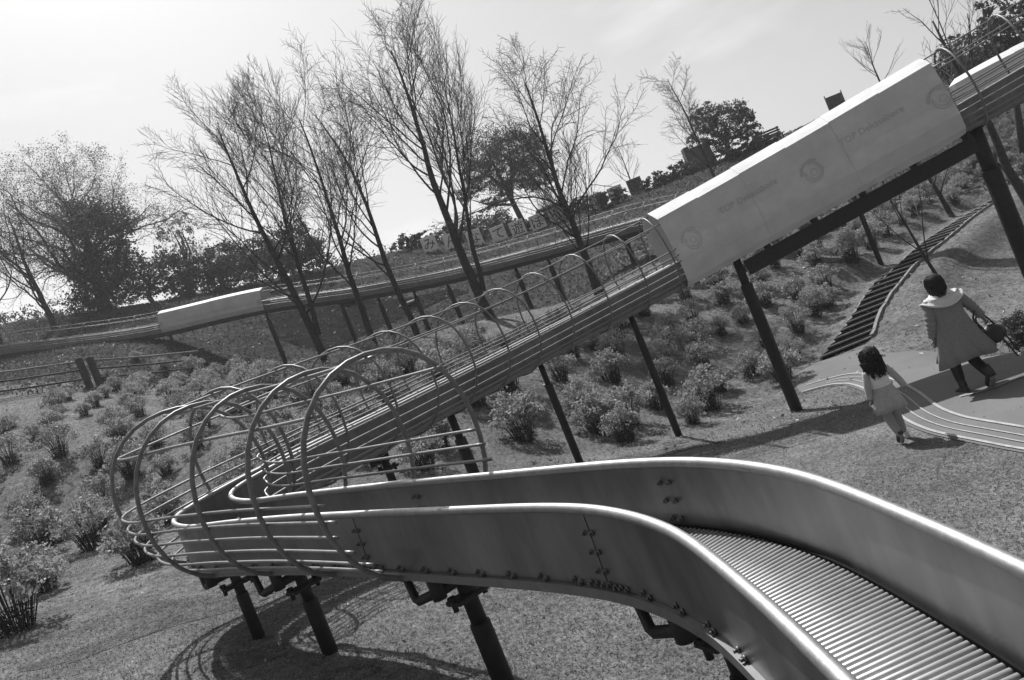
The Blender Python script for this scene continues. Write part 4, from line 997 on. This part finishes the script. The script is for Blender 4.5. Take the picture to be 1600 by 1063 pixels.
mb = MB(); mb.loft([[(x * s, y * s, z * s) for x, y, z in r_] for r_ in rings([(1.27, 0, 0, .09, .07, 0), (1.235, 0, 0, .15, .09, 0), (1.18, 0, 0, .168, .105, 0), (1.05, 0, 0, .155, .11, .01), (.94, 0, 0, .15, .115, .02), (.925, 0, 0, .14, .105, .02)], 36, k=7)]); mb.build('top', M['white'], None).parent = gi
mb = MB(); mb.loft([[(x * s, y * s, z * s) for x, y, z in r_] for r_ in rings([(.965, 0, 0, .145, .11, 0), (.93, 0, 0, .165, .125, .02), (.80, .005, 0, .20, .16, .05), (.66, .01, 0, .235, .185, .07), (.55, .01, 0, .25, .20, .08), (.552, .01, 0, .24, .19, .08), (.66, .01, 0, .22, .17, .06)], 48, k=8)], caps=False); sk = mb.build('skirt', M['dress'], None); sk.parent = gi
mb = MB(); mb.loft([[(x * s, y * s, z * s) for x, y, z in r_] for r_ in rings([(.985, 0, 0, .150, .115, 0), (.972, 0, 0, .160, .125, 0), (.948, 0, 0, .164, .128, 0), (.94, 0, 0, .150, .118, 0)], 36)]); mb.build('waistband', M['white'], None).parent = sk
for sd, pts in ((-1, [(-.15, 0, 1.21), (-.20, -.015, 1.06), (-.22, -.01, .93), (-.222, .02, .82)]), (1, [(.15, 0, 1.21), (.22, -.015, 1.08), (.28, -.015, .96), (.335, 0, .82)])):
    mb = MB(); P2 = [p * s for p in smooth_line(pts, 7)]; mb.tube(P2, np.interp(np.linspace(0, 1, len(P2)), [0, .3, 1], [.058 * s, .056 * s, .050 * s]), 12); mb.build('sleeve', M['dress'], None).parent = gi
for leg in ([(-.075, 0, .70), (-.075, 0, .44), (-.075, -.10, .26), (-.07, -.175, .17)], [(.075, 0, .70), (.10, .10, .44), (.12, .13, .26), (.13, .15, .12)]):
    mb = MB(); P2 = [p * s for p in smooth_line(leg, 6)]; mb.tube(P2, np.interp(np.linspace(0, 1, len(P2)), [0, .45, .6, .75, 1], [.088 * s, .066 * s, .062 * s, .056 * s, .044 * s]), 12); mb.build('tights_leg', M['tights'], None).parent = gi
shoe((.10, .065, 0), (.1, 1, 0), .185, .075, .075, M['board'], gi, name='shoe'); shoe((-.053, -.165, .145), (0, .74, -.70), .185, .078, .08, M['boot'], gi, (0, .6, .8), name='shoe')
mb = MB(); mb.tube([(-.166, .03, .54), (-.155, .0, .49)], .024, 10); mb.tube([(-.155, 0, .49), (-.13, -.05, .44)], .022, 10)
bo = mb.build('small_bottle', M['white'], None); bo.location = gpos; tag(bo, 'small white bottle with dark tip held in the girl\'s left hand', 'bottle')
mb = MB(); mb.tube([(-.13, -.05, .44), (-.122, -.064, .425)], .023, 10); mb.build('tip', M['black'], None).parent = bo

# ------------------------------------------------------------------ grass blades and fallen leaves
pathpoly = [tuple(p) for p in lower + upper]
def scatter(n, y0, y1, sz, m, name, rng, dens=1.0, px_ok=None, lift=.4, up=0, asp=.25, xpad=.02):
    out = []
    while len(out) < n:
        y = y0 + (y1 - y0) * rng.random() ** dens; x = y * rng.uniform(-.80, .72)
        px, py = PX((x, y, Z(x, y)))
        if not (-40 < px < 1640 and -40 < py < 1110): continue
        if px_ok and not px_ok(px, py, x, y): continue
        out.append((x, y, Z(x, y) + sz * lift))
    C = np.array(out); return quads(name, leaf_quads(C, sz, rng, asp=asp, up=up), M[m], None, 'stuff')
rng = np.random.default_rng(77)
off_path = lambda px, py, x, y: not inpoly(x, y, pathpoly)
scatter(70000, 2.6, 8.5, .030, 'grass', 'grass', rng, 1.0, off_path)
scatter(60000, 8.0, 15, .030, 'grass', 'grass', rng, 1.0, off_path)
scatter(60000, 11, 33, .06, 'grass', 'rough_grass', rng, .8, lambda px, py, x, y: off_path(px, py, x, y) and not (1270 < px < 1560 and inpoly(px, py, [(1283, 562), (1330, 492), (1400, 405), (1500, 340), (1550, 312), (1534, 330), (1482, 381), (1425, 426), (1381, 483), (1364, 530)])))
scatter(42000, 27, 50, .15, 'leafmid', 'rough_grass', rng, 1.0, None, .3, .3, .4)
scatter(420, 3, 14, .035, 'litter', 'fallen_leaves', rng, 1.0, None, .3, 0, .5)
scatter(700, 12, 32, .09, 'litter', 'fallen_leaves', rng, 1.0, None, .3, 0, .5)

# ------------------------------------------------------------------ thin haze
mb = MB(); mb.box((0, 35, 10), (160, 130, 60)); hzo = mb.build('haze', M['lawn'], None, 'stuff')
hm_ = bpy.data.materials.new('haze'); hm_.use_nodes = True; ht = hm_.node_tree; ht.nodes.clear()
pv = ht.nodes.new('ShaderNodeVolumePrincipled'); pv.inputs['Color'].default_value = (.9, .9, .9, 1); pv.inputs['Density'].default_value = 0.0009; pv.inputs['Anisotropy'].default_value = 0.3
ho = ht.nodes.new('ShaderNodeOutputMaterial'); ht.links.new(pv.outputs[0], ho.inputs['Volume']); hzo.data.materials[0] = hm_
